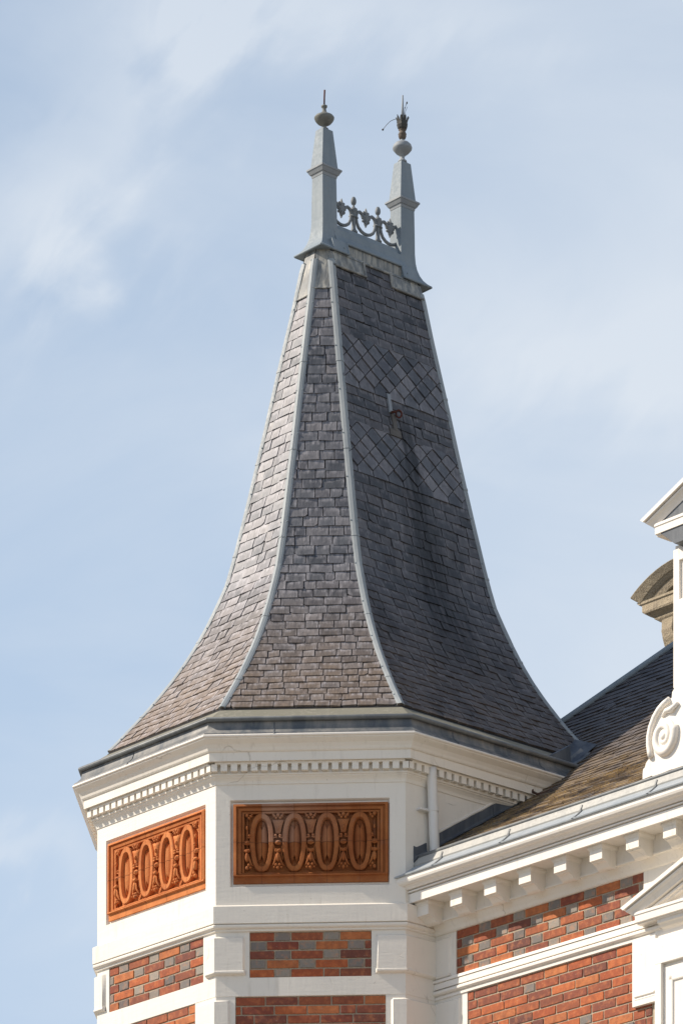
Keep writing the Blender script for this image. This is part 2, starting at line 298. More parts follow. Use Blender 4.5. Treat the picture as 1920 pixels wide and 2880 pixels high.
# ------------------------------------------------------------------ mesh building
def tag(o, label=None, cat=None, group=None, kind=None):
    if label: o['label'] = label
    if cat: o['category'] = cat
    if group: o['group'] = group
    if kind: o['kind'] = kind
    return o
def root_empty(name, a, b, z, label, cat, group=None):
    """Empty at a thing's base; its children keep coordinates of the place frame."""
    o = bpy.data.objects.new(name, None); S_.collection.objects.link(o)
    o.empty_display_size = .3
    o.location = (OX + a*cos(ROT) - b*sin(ROT), OY + a*sin(ROT) + b*cos(ROT), z); o.rotation_euler = (0, 0, ROT)
    o['_base'] = (a, b, z); return tag(o, label, cat, group)
def base_of(o):
    while o is not None:
        if '_base' in o: return Vector(o['_base'])
        o = o.parent
    return Vector((0, 0, 0))
class MB:
    def __init__(s): s.v = []; s.f = []; s.uv = []; s.tl = []; s.mi = []
    def add(s, vs, fs, uv=None, tl=None, mi=0):
        k = len(s.v); s.v += [tuple(x) for x in vs]
        s.uv += (uv if uv else [(0, 0)]*len(vs)); s.tl += (tl if tl else [(.5, .2)]*len(vs))
        for f in fs: s.f.append([i+k for i in f]); s.mi.append(mi)
    def loft(s, rings, closed=True, cap0=True, cap1=True, mi=0):
        n_ = len(rings[0]); vs = [p for r in rings for p in r]; fs = []
        for i in range(len(rings)-1):
            for j in range(n_ if closed else n_-1):
                j2 = (j+1) % n_; fs.append((i*n_+j, i*n_+j2, (i+1)*n_+j2, (i+1)*n_+j))
        if cap0: fs.append(tuple(range(n_))[::-1])
        if cap1: fs.append(tuple((len(rings)-1)*n_+j for j in range(n_)))
        s.add(vs, fs, mi=mi)
    def box(s, a0, a1, b0, b1, z0, z1, mi=0):
        vs = [(a0, b0, z0), (a1, b0, z0), (a1, b1, z0), (a0, b1, z0), (a0, b0, z1), (a1, b0, z1), (a1, b1, z1), (a0, b1, z1)]
        s.add(vs, [(3, 2, 1, 0), (4, 5, 6, 7), (0, 1, 5, 4), (1, 2, 6, 5), (2, 3, 7, 6), (3, 0, 4, 7)], mi=mi)
    def hexa(s, p, mi=0):     # 8 corner points
        s.add(p, [(3, 2, 1, 0), (4, 5, 6, 7), (0, 1, 5, 4), (1, 2, 6, 5), (2, 3, 7, 6), (3, 0, 4, 7)], mi=mi)
    def lathe(s, ctr, prof, n_=20):
        s.loft([[(ctr[0]+r*cos(2*pi*j/n_), ctr[1]+r*sin(2*pi*j/n_), z) for j in range(n_)] for r, z in prof])
    def tube(s, pts, r, n_=8):
        pts = [Vector(p) for p in pts]; rr = r if isinstance(r, (list, tuple)) else [r]*len(pts)
        up = None; rings = []
        for i, p in enumerate(pts):
            d = (pts[min(i+1, len(pts)-1)] - pts[max(i-1, 0)]).normalized()
            if up is None: up = Vector((0, 0, 1)) if abs(d.z) < .9 else Vector((1, 0, 0))
            x = d.cross(up).normalized(); up = x.cross(d).normalized()
            rings.append([p + x*cos(2*pi*j/n_)*rr[i] + up*sin(2*pi*j/n_)*rr[i] for j in range(n_)])
        s.loft(rings)
    def ball(s, c, rx, ry, rz, n_=12, m_=8, ax=None):
        ax = ax or (Vector((1, 0, 0)), Vector((0, 1, 0)), Vector((0, 0, 1))); c = Vector(c)
        rings = []
        for i in range(m_+1):
            t = -pi/2 + pi*i/m_; q = max(cos(t), .02)
            rings.append([c + ax[0]*(rx*q*cos(2*pi*j/n_)) + ax[1]*(ry*q*sin(2*pi*j/n_)) + ax[2]*(rz*sin(t)) for j in range(n_)])
        s.loft(rings)
    def build(s, name, mats, parent=None, smooth=False, bevel=0., autosmooth=False, fix=True, label=None):
        me = bpy.data.meshes.new(name); off = base_of(parent)
        me.from_pydata([(x-off.x, y-off.y, z-off.z) for x, y, z in s.v], [], s.f)
        mats = mats if isinstance(mats, (list, tuple)) else [mats]
        for m_ in mats: me.materials.append(m_)
        u1 = me.uv_layers.new(name='UVMap'); u2 = me.uv_layers.new(name='tile')
        for p in me.polygons:
            p.material_index = s.mi[p.index]; p.use_smooth = smooth
            for li in p.loop_indices:
                vi = me.loops[li].vertex_index; u1.data[li].uv = s.uv[vi]; u2.data[li].uv = s.tl[vi]
        if fix:
            bm = bmesh.new(); bm.from_mesh(me); bmesh.ops.recalc_face_normals(bm, faces=bm.faces); bm.to_mesh(me); bm.free()
        if autosmooth:
            for p in me.polygons: p.use_smooth = True
            try: me.set_sharp_from_angle(angle=radians(38))
            except Exception: pass
        o = bpy.data.objects.new(name, me); S_.collection.objects.link(o)
        if parent is not None: o.parent = parent
        if bevel:
            bv = o.modifiers.new('bevel', 'BEVEL'); bv.width = bevel; bv.segments = 2; bv.limit_method = 'ANGLE'; bv.angle_limit = radians(40); bv.use_clamp_overlap = True
        if label: o['label'] = label
        return o
# textures read Object coordinates: shift them so that z means height above ground
# (all children sit under an Empty at ground level of their thing or carry the base offset)

def gap(p): return G - .045*min(1., max(0., (p-.8)/.5))     # the long sides shorten a little toward the foot
def octp(p):
    h = p*T22; G = gap(p)
    return [(A0-p, B0+h), (A0-p, B0-h), (A0-h, B0-p), (A0+G+h, B0-p), (A0+G+p, B0-h), (A0+G+p, B0+h), (A0+G+h, B0+p), (A0-h, B0+p)]
WP = octp(AP)
def face(i, p=AP):
    P_ = octp(p); q0 = Vector(P_[i]); q1 = Vector(P_[(i+1) % 8]); u = q1-q0; L_ = u.length; u /= L_
    return q0, u, Vector((u.y, -u.x)), L_
FACES = [face(i) for i in range(8)]
def fp(i, s, o, z):
    q0, u, n_, L_ = FACES[i]; q = q0 + u*s + n_*o; return (q.x, q.y, z)
def fbox(mb, i, s0, s1, o0, o1, z0, z1, mi=0):
    mb.hexa([fp(i, s0, o1, z0), fp(i, s1, o1, z0), fp(i, s1, o0, z0), fp(i, s0, o0, z0), fp(i, s0, o1, z1), fp(i, s1, o1, z1), fp(i, s1, o0, z1), fp(i, s0, o0, z1)], mi)
def fframe(mb, i, s0, s1, z0, z1, h, o, ob, bev=.008, mi=0, outer=True):
    """flat frame at offset o with a rectangular hole h=(s0,s1,z0,z1) whose reveal slopes back to ob"""
    A = [(s0, z0), (s1, z0), (s1, z1), (s0, z1)]; H = [(h[0], h[2]), (h[1], h[2]), (h[1], h[3]), (h[0], h[3])]
    K = [(h[0]+bev, h[2]+bev), (h[1]-bev, h[2]+bev), (h[1]-bev, h[3]-bev), (h[0]+bev, h[3]-bev)]
    vs = [fp(i, s, ob, z) for s, z in A] + [fp(i, s, o, z) for s, z in A] + [fp(i, s, o, z) for s, z in H] + [fp(i, s, ob, z) for s, z in K]
    fs = []
    for j in range(4):
        k = (j+1) % 4
        if outer: fs.append((j, k, 4+k, 4+j))
        fs += [(4+j, 4+k, 8+k, 8+j), (8+j, 8+k, 12+k, 12+j)]
    mb.add(vs, fs, mi=mi)
def ring(mb, prof, close=False):
    rings = [[(x, y, z) for x, y in octp(AP+o)] for o, z in prof]
    if close: rings.append(rings[0])
    mb.loft(rings, True, False, False)

# ================================================================== TURRET
turret = root_empty('corner_turret', A0, B0, 0, 'eight-sided white turret with a tall flared slate spire and two grey pinnacles', 'turret')
body = MB(); ring(body, [(-.03, 0), (-.03, 10.44), (-.062, 10.44), (-.062, 11.34), (-.4, 11.34)])
ring(body, [(.0, 0), (.0, 7.2), (-.03, 7.2)])
ZT, ZB = 11.335, 10.455
for i in range(8):
    L_ = FACES[i][3]
    if i in (2,) or i in (3, 4, 5, 6):
        fbox(body, i, 0, L_, -.062, 0, ZB, ZT) if i > 2 else None
    if i in (0, 1, 7): fframe(body, i, 0, L_, ZB, ZT, (.10, L_-.11, 10.602, 11.214), 0, -.022, .012); fframe(body, i, .09, L_-.10, 10.59, 11.22, (.124, L_-.122, 10.627, 11.184), -.0225, -.062, .0, outer=False)
body.build('wall', WHITE, turret)
sw = MB(); fbox(sw, 2, 0, FACES[2][3], -.062, 0, ZB, ZT); sw.build('side_wall', STUCCO, turret)

# string courses and band (swept with mitred corners)
mb = MB(); ring(mb, [(0, 10.475), (.034, 10.457), (.034, 10.338), (.022, 10.334)])
ring(mb, [(.016, 10.334), (.027, 10.331), (.033, 10.322), (.031, 10.311), (.024, 10.304), (.012, 10.300), (.012, 10.287), (0, 10.283), (-.03, 10.283)])
mb.build('string_course', WHITE, turret, autosmooth=False)
mb = MB(); ring(mb, [(-.03, 9.962), (0.002, 9.962), (0.002, 9.832), (-.004, 9.829), (-.03, 9.829)]); mb.build('plain_band', WHITE, turret)

# brick panels: margins differ from face to face because the quoin blocks alternate
UP_M = [.136, .238, .33, .2, .2, .2, .2, .238]; LO_M = [.226, .138, .33, .2, .2, .2, .2, .138]
def brick_rows(mb, pt, s0, s1, ztop, rows, pitch, off, flemish=True, seed=1, d0=-.02, d1=-.004):
    rg = random.Random(seed); hh = pitch-.0095
    for r in range(rows):
        z1 = ztop - .006 - r*pitch; z0 = z1 - hh
        if flemish: seq = [(.2225, 0), (.1035, 1)]; x = s0 - off - (.1725 if r % 2 else 0); k = 0
        else: x = s0 - rg.random()*.2 - (.11 if r % 2 else 0); k = 0
        while x < s1:
            if flemish: wd, kind = seq[k % 2]; k += 1
            else:
                wd, kind = (.2225, 0) if rg.random() < .86 else (.1035, 0)
                if wd < .2 and rg.random() < .5: kind = 1
            a, b_ = max(x, s0+.004), min(x+wd, s1-.004)
            x += wd + .0095
            if b_-a < .018: continue
            j = lambda q=.0018: rg.uniform(-q, q)
            if kind and rg.random() < .04: kind = 0
            dd = d1 + j(.0015)
            P8 = [(a+j(), dd, z0+j()), (b_+j(), dd, z0+j()), (b_+j(), d0, z0), (a+j(), d0, z0), (a+j(), dd, z1+j()), (b_+j(), dd, z1+j()), (b_+j(), d0, z1), (a+j(), d0, z1)]
            mb.hexa([pt(*q) for q in P8], kind)
for i in (7, 0, 1, 2):
    L_ = FACES[i][3]; pt = (lambda i: (lambda s, o, z: fp(i, s, o, z)))(i)
    if i != 2:
        mrt = MB(); m_ = UP_M[i]; fbox(mrt, i, m_-.002, L_-m_+.002, -.031, -.0105, 9.961, 10.284)
        m2 = LO_M[i]; fbox(mrt, i, m2-.002, L_-m2+.002, -.031, -.0105, 8.6, 9.83)
        mrt.build('mortar_bed', MORTAR, turret)
        bk = MB(); brick_rows(bk, pt, m_, L_-m_, 10.284, 5, .0645, .05 if i == 1 else .12, True, 11+i)
        bk.build('brick_panel', [BRICK, HEADER], turret, bevel=.004, label='upper brick panel with grey headers')
        bk = MB(); brick_rows(bk, pt, m2, L_-m2, 9.83, 19, .0645, 0, False, 31+i)
        bk.build('brick_panel', [BRICK, HEADER], turret, bevel=.004, label='lower brick panel of plain stretchers')
    for z0, z1, m_ in ((9.962, 10.284, UP_M[i]), (8.6, 9.83, LO_M[i])):
        for s0_, s1_ in (((0, 1.2),) if i == 2 else ((0, m_), (L_-m_, L_))):
            mg = MB(); fbox(mg, i, s0_, s1_, -.031, 0, z0, z1); mg.build('panel_margin', WHITE, turret)
lowb = MB(); ring(lowb, [(-.031, 8.605), (.02, 8.6), (.02, 7.2), (0, 7.19)]); lowb.build('lower_wall_band', WHITE, turret)
def corner_block(k, x1, x2, z0, z1, o=.022, bv=.014, torus=True):
    """raised quoin block wrapped round corner k (between face k-1 and face k)"""
    i0, i1 = (k-1) % 8, k; L0 = FACES[i0][3]; mb = MB()
    prof_full = [(0, z0), (o, z0+bv), (o, z1-bv), (0, z1)]
    prof_flat = [(0, z0), (0, z0+bv), (0, z1-bv), (0, z1)]
    # corner points by mitre
    def crn(o_, z): q = octp(AP+o_)[k]; return (q[0], q[1], z)
    secs = [[fp(i0, L0-x1, q, z) for q, z in prof_flat], [fp(i0, L0-x1+bv, q, z) for q, z in prof_full], [crn(q, z) for q, z in prof_full],
            [fp(i1, x2-bv, q, z) for q, z in prof_full], [fp(i1, x2, q, z) for q, z in prof_flat]]
    mb.loft(secs, False, False, False)
    if torus:
        tp = [(0, z0-.006), (.018, z0-.002), (.027, z0+.008), (.027, z0+.018), (.020, z0+.025), (0, z0+.027)]
        mb.loft([[fp(i0, L0-x1-.004, q*.3, z) for q, z in tp], [fp(i0, L0-x1+.006, q, z) for q, z in tp], [crn(q, z) for q, z in tp], [fp(i1, x2-.006, q, z) for q, z in tp], [fp(i1, x2+.004, q*.3, z) for q, z in tp]], False, False, False)
    return mb.build('quoin_block', WHITE, turret, autosmooth=True)
corner_block(0, .20, .095, 9.985, 10.252); corner_block(0, .10, .19, 8.7, 9.805)
corner_block(1, .095, .205, 9.985, 10.252); corner_block(1, .19, .10, 8.7, 9.805)
corner_block(2, .205, .95, 9.985, 10.252); corner_block(2, .10, .95, 8.7, 9.805)

# crowning cornice of the turret
mb = MB()
ring(mb, [(-.03, 11.322), (.006, 11.322), (.007, 11.332), (.011, 11.345), (.020, 11.358), (.030, 11.368), (.031, 11.375), (.040, 11.377), (.041, 11.388), (.034, 11.389), (.034, 11.460),
          (.086, 11.461), (.095, 11.459), (.096, 11.520), (.104, 11.522), (.110, 11.530), (.116, 11.546), (.130, 11.568), (.150, 11.585), (.162, 11.596), (.163, 11.607), (.120, 11.640)])
mb.build('cornice', WHITE, turret)
mb = MB(); ring(mb, [(.160, 11.606), (.168, 11.604), (.174, 11.610), (.174, 11.618), (.167, 11.624), (.15, 11.622)]); mb.build('cornice_bead', WHITE2, turret, autosmooth=True)
for i in (7, 0, 1, 2):
    L_ = FACES[i][3]; mb = MB(); per = .0725; q = .044*T22; s0 = -.073*T22
    # mitred end teeth sit on the corners
    nn = round((L_ + 2*.073*T22 - .044) / per); per = (L_ + 2*.073*T22 - .046)/nn
    fbox(mb, i, .0, L_, .033, .0722, 11.4450, 11.4595)
    for k in range(nn+1):
        a = s0 + k*per; b2 = a + .046
        if k == 0: a += .004
        if k == nn: b2 -= .004
        mb.hexa([fp(i, a, .073, 11.397), fp(i, b2, .073, 11.397), fp(i, min(b2, L_+.012), .033, 11.397), fp(i, max(a, -.012), .033, 11.397),
                 fp(i, a, .073, 11.4455), fp(i, b2, .073, 11.4455), fp(i, min(b2, L_+.012), .033, 11.4455), fp(i, max(a, -.012), .033, 11.4455)])
    mb.build('dentil_course', WHITE, turret)
mb = MB(); ring(mb, [(.167, 11.622), (.163, 11.636), (.140, 11.652), (.118, 11.675), (.108, 11.705), (.106, 11.735)]); mb.build('lead_apron', [LEADP], turret, autosmooth=True)
sm = MB()
for i in (0, 1, 2):
    L_ = FACES[i][3]
    for s in ((.55, ) if i == 0 else (.42,) if i == 1 else (.35, 1.2)):
        sm = MB(); sm.loft([[fp(i, s-.003, o+.003, z), fp(i, s+.003, o+.006, z), fp(i, s+.006, o, z)] for o, z in ((.167, 11.622), (.163, 11.636), (.140, 11.652), (.118, 11.675), (.108, 11.700), (.106, 11.722))]); sm.build('sheet_joint', LEAD, turret)
mb = MB(); ring(mb, [(.118+.0170*cos(t), 11.745+.0170*sin(t)) for t in [2*pi*j/12 for j in range(13)]]); mb.build('eaves_roll', ROLL, turret, autosmooth=True)
mb = MB(); ring(mb, [(.106, 11.752), (.085, 11.764), (.06, 11.778), (-.05, 11.860), (-.08, 11.88)]); mb.build('eaves_fillet', FILLET, turret)

# ---------------------------------------------------------------- spire
PROF = [(11.868, 1.548), (11.93, 1.492), (12.05, 1.392), (12.17, 1.292), (12.30, 1.193), (12.45, 1.085), (12.6, .988), (12.75, .903), (12.9, .828), (13.05, .762), (13.2, .70), (13.35, .658), (13.5, .620), (13.8, .550), (14.1, .483), (14.4, .417), (14.7, .354), (15.0, .288), (15.3, .222), (15.6, .162), (15.75, .122)]
ARC = [0.]
for (z0, p0), (z1, p1) in zip(PROF, PROF[1:]): ARC.append(ARC[-1] + hypot(z1-z0, p1-p0))
def at_arc(t):
    t = max(0, min(t, ARC[-1]-1e-6)); k = 0
    while ARC[k+1] < t: k += 1
    q = (t-ARC[k])/(ARC[k+1]-ARC[k]); (z0, p0), (z1, p1) = PROF[k], PROF[k+1]
    return z0+(z1-z0)*q, p0+(p1-p0)*q, (z1-z0)/(ARC[k+1]-ARC[k]), (p0-p1)/(ARC[k+1]-ARC[k])   # z, p, sin, cos of pitch
def arc_of_z(z):
    for k in range(len(PROF)-1):
        if PROF[k][0] <= z <= PROF[k+1][0]: return ARC[k] + (z-PROF[k][0])/(PROF[k+1][0]-PROF[k][0])*(ARC[k+1]-ARC[k])
    return ARC[-1]
def spt(i, x, t, lift):
    z, p, sn, cs = at_arc(t); P_ = octp(p); q0 = Vector(P_[i]); q1 = Vector(P_[(i+1) % 8]); u = (q1-q0).normalized(); n_ = Vector((u.y, -u.x)); mid = (q0+q1)/2
    q = mid + u*x + n_*(lift*sn); return (q.x, q.y, z + lift*cs)
def halfw(i, t):
    z, p, _, _ = at_arc(t); return p*T22 + (gap(p)/2 if i in (2, 6) else 0)
def clip(poly, f):   # keep f>=0
    out = []
    for k in range(len(poly)):
        a, b_ = poly[k], poly[(k+1) % len(poly)]; fa, fb = f(a), f(b_)
        if fa >= 0: out.append(a)
        if (fa >= 0) != (fb >= 0): q = fa/(fa-fb); out.append((a[0]+(b_[0]-a[0])*q, a[1]+(b_[1]-a[1])*q))
    return out
def tile(mb, surf, poly, tlo, length, lo, hi, hw=None, box=None, rg=random, mi=0):
    if hw:
        poly = clip(poly, lambda q: hw(q[1]) - q[0]); poly = clip(poly, lambda q: hw(q[1]) + q[0]) if len(poly) > 2 else poly
    if len(poly) < 3: return
    xs = [q[0] for q in poly]
    if max(xs)-min(xs) < .012: return
    bx = box or (min(xs), max(xs), tlo, tlo+length); tw = rg.uniform(-.0035, .0035)
    def lift(x, t): return lo + (hi-lo)*min(1, max(0, (t-tlo)/length)) + tw*((x-bx[0])/(bx[1]-bx[0]+1e-6)-.5)*2
    top = [surf(x, t, lift(x, t)) for x, t in poly]; bot = [surf(x, t, .0) for x, t in poly]; k = len(poly)
    uv = [(x, t) for x, t in poly]; tl = [((x-bx[0])/(bx[1]-bx[0]+1e-6), (t-bx[2])/(bx[3]-bx[2]+1e-6)) for x, t in poly]
    fs = [tuple(range(k))] + [(j, (j+1) % k, k+(j+1) % k, k+j) for j in range(k)]
    mb.add(top+bot, fs, uv+uv, tl+tl, mi)
EXPO = .0785
def spire_face(i, mat, name='slate_face', lbl=None):
    mb = MB(); rg = random.Random(100+i); surf = lambda x, t, l: spt(i, x, t, l); hw = lambda t: halfw(i, t)
    ztop = {1: 15.42, 0: 15.37}.get(i, 15.74 if i in (2, 6) else 15.62); tmax = arc_of_z(ztop)
    bands = [(arc_of_z(13.965), arc_of_z(14.37)), (arc_of_z(14.66), arc_of_z(15.075))] if i in (2, 6) else []
    def tilework(t_lo, t_hi, cut=None):
        nrow = max(1, round((t_hi-t_lo)/EXPO)); ex = (t_hi-t_lo)/nrow
        for r in range(nrow):
            t0 = t_lo + r*ex; H_ = min(hw(t0)+.02, .135) if t0 > arc_of_z(15.55) and i in (2, 6) else hw(t0)+.02; x = -H_ - rg.random()*.12 - (.07 if r % 2 else 0)
            last = (r == nrow-1)
            while x < H_:
                wd = rg.choice([.125, .135, .145, .15, .155, .165, .11]) if rg.random() < .86 else rg.uniform(.07, .1)
                if x+wd > H_-.04: wd = H_-x+.02
                gp = .0033; jt = rg.uniform(-.0035, .0035); sk = rg.uniform(-.003, .003)
                a, b_ = x+gp, x+wd-gp; ln = ex*1.12 if not last or cut is None else ex
                poly = [(a, t0+jt+sk), (b_, t0+jt-sk), (b_, t0+ln), (a, t0+ln)]
                if rg.random() < .13:  # broken corner
                    q = rg.uniform(.006, .022); poly = [(a, t0+jt+q), (a+q*rg.uniform(.6, 1.6), t0+jt), *poly[1:]]
                elif rg.random() < .02:
                    jt2 = rg.uniform(.012, .022); poly = [(x_+rg.uniform(-.004, .004), y_-jt2) for x_, y_ in poly]
                elif rg.random() < .12:
                    q = rg.uniform(.006, .02); poly = [poly[0], (b_-q*rg.uniform(.6, 1.6), t0+jt), (b_, t0+jt+q), *poly[2:]]
                tile(mb, surf, poly, t0, ln, .0110+rg.uniform(-.0015, .0035), .0055, hw, (a, b_, t0, t0+ex), rg)
                x += wd
    def diamonds(t_lo, t_hi):
        W_ = .150; H_ = (t_hi-t_lo); rows = 6; h = .152      # lattice of lozenges, rows overlap by half
        lim0 = lambda q: q[1]-t_lo; lim1 = lambda q: t_hi+.012-q[1]
        for r in range(-1, rows+1):
            tc_ = t_lo + h*.30 + r*h*.5
            n_ = int(hw(t_lo)/W_)+2; g = .0042
            for k in range(-n_, n_+1):
                xc = k*W_ + (W_/2 if r % 2 else 0)
                j1 = rg.uniform(-.003, .003)
                poly = [(xc+j1, tc_-h/2+g), (xc+W_/2-g, tc_+j1), (xc, tc_+h/2-g), (xc-W_/2+g, tc_)]
                if r <= 0:  # foot of the band: pentagons with a level lower edge
                    poly = [(xc-W_/2+g, t_lo), (xc+W_/2-g, t_lo), (xc+W_/2-g, tc_), (xc, tc_+h/2-g), (xc-W_/2+g, tc_)] if r == 0 else []
                    if not poly: continue
                poly = clip(poly, lim1)
                if len(poly) < 3 or max(q[1] for q in poly)-min(q[1] for q in poly) < .02: continue
                tile(mb, surf, poly, tc_-h/2, h, .017+rg.uniform(-.002, .004), .004, hw, (xc-W_/2, xc+W_/2, tc_-h/2, tc_+h/2*1.8), rg, 1)
    cur = .03
    for t0, t1 in bands: tilework(cur, t0); diamonds(t0, t1); cur = t1
    tilework(cur, tmax)
    return mb.build(name, [mat, SLATE_D], turret, fix=False, label=lbl)
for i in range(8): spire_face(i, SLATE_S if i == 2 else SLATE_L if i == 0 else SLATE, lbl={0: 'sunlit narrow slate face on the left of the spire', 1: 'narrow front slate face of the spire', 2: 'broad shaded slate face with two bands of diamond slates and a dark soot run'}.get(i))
mb = MB(); rings = [[(x, y, z) for x, y in octp(p)] for z, p in PROF]; mb.loft(rings, True, False, True); mb.build('roof_boarding', UNDER, turret)

def hip(k):
    """metal hip capping along corner k"""
    mb = MB(); seam = MB(); iL, iR = (k-1) % 8, k
    def sec(t, sc=1.0, wd=.028):
        z, p, sn, cs = at_arc(t); P_ = octp(p); q = Vector(P_[k]); ql = Vector(P_[(k-1) % 8]); qr = Vector(P_[(k+1) % 8])
        uL = (ql-q).normalized(); uR = (qr-q).normalized(); nL = Vector((-uL.y, uL.x)); nR = Vector((uR.y, -uR.x)); nb = (nL+nR).normalized()
        def w3(v, o, n2): s_ = q + v + n2*(o*sn); return (s_.x, s_.y, z+o*cs)
        Z0 = Vector((0, 0))
        return [w3(uL*wd, .0, nL), w3(uL*wd*.97, .013*sc, nL), w3(uL*wd*.5, .017*sc, nL), w3(Z0, .020*sc, nb), w3(uR*wd*.5, .017*sc, nR), w3(uR*wd*.97, .013*sc, nR), w3(uR*wd, .0, nR)]
    t0, t1 = .03, arc_of_z(15.66); n_ = 60
    mb.loft([sec(t0+(t1-t0)*j/n_) for j in range(n_+1)], False, True, True)
    o = mb.build('hip_capping', ZINCH, turret)
    tt = t0+.35
    while tt < t1-.3:
        seam = MB(); seam.loft([sec(tt, 1.16, .030), sec(tt+.016, 1.16, .030)], False, True, True); seam.build('lap_joint', ZINCH, o); tt += .72
    tt = t0+.12
    while tt < t1 and k in (0, 1, 2, 3):
        for sgn in (0, 1):
            s4 = sec(tt); q = Vector(s4[1 if sgn == 0 else 5]).lerp(Vector(s4[2 if sgn == 0 else 4]), .5); seam = MB(); seam.ball(q, .006, .006, .006, 8, 5); seam.build('bolt', ZINC, o)
        tt += .36
for k in range(8): hip(k)

# old lead dressing at the spire's neck, with castellated lower edge on the broad faces
def neck(i):
    mb = MB(); R_ = lambda x, z, l=.010: spt(i, x, arc_of_z(z), l)
    def plate(x0, x1, z0, z1, l=.013, l2=.009):
        vs = [R_(x0, z0, l), R_(x1, z0, l), R_(x1, z1, l2), R_(x0, z1, l2), R_(x0, z0, 0), R_(x1, z0, 0), R_(x1, z1, 0), R_(x0, z1, 0)]
        mb.add(vs, [(0, 1, 2, 3), (0, 1, 5, 4), (1, 2, 6, 5), (2, 3, 7, 6), (3, 0, 4, 7)])
    if i in (2, 6):
        e_ = halfw(i, arc_of_z(15.62))-.004; plate(-e_, -.13, 15.615, 15.73); plate(.13, e_, 15.615, 15.73); plate(-e_+.035, e_-.035, 15.727, 15.748)
        for x0, x1, z in ((-e_, -.125, 15.615), (-.14, .14, 15.722), (.125, e_, 15.615)):
            mb.tube([R_(x0, z, .018), R_(x1, z, .018)], .009)
        for x in (-.132, .132): mb.tube([R_(x, 15.61, .018), R_(x, 15.725, .018)], .009)
        sg = -1 if i == 2 else 1; mb.box(A0-.02, A0+G+.02, *sorted((B0+sg*.112, B0+sg*.02)), 15.735, 15.845)
    else:
        z0 = {1: 15.425, 0: 15.375}.get(i, 15.6); h0 = halfw(i, arc_of_z(z0)); h1 = halfw(i, arc_of_z(15.745))
        vs = [R_(-h0, z0), R_(h0, z0), R_(h1, 15.748), R_(-h1, 15.748)]; mb.add(vs, [(0, 1, 2, 3)]); mb.tube([R_(-h0, z0, .012), R_(h0, z0, .012)], .006)
    mb.build('neck_dressing', APRON, turret)
for i in range(8): neck(i)

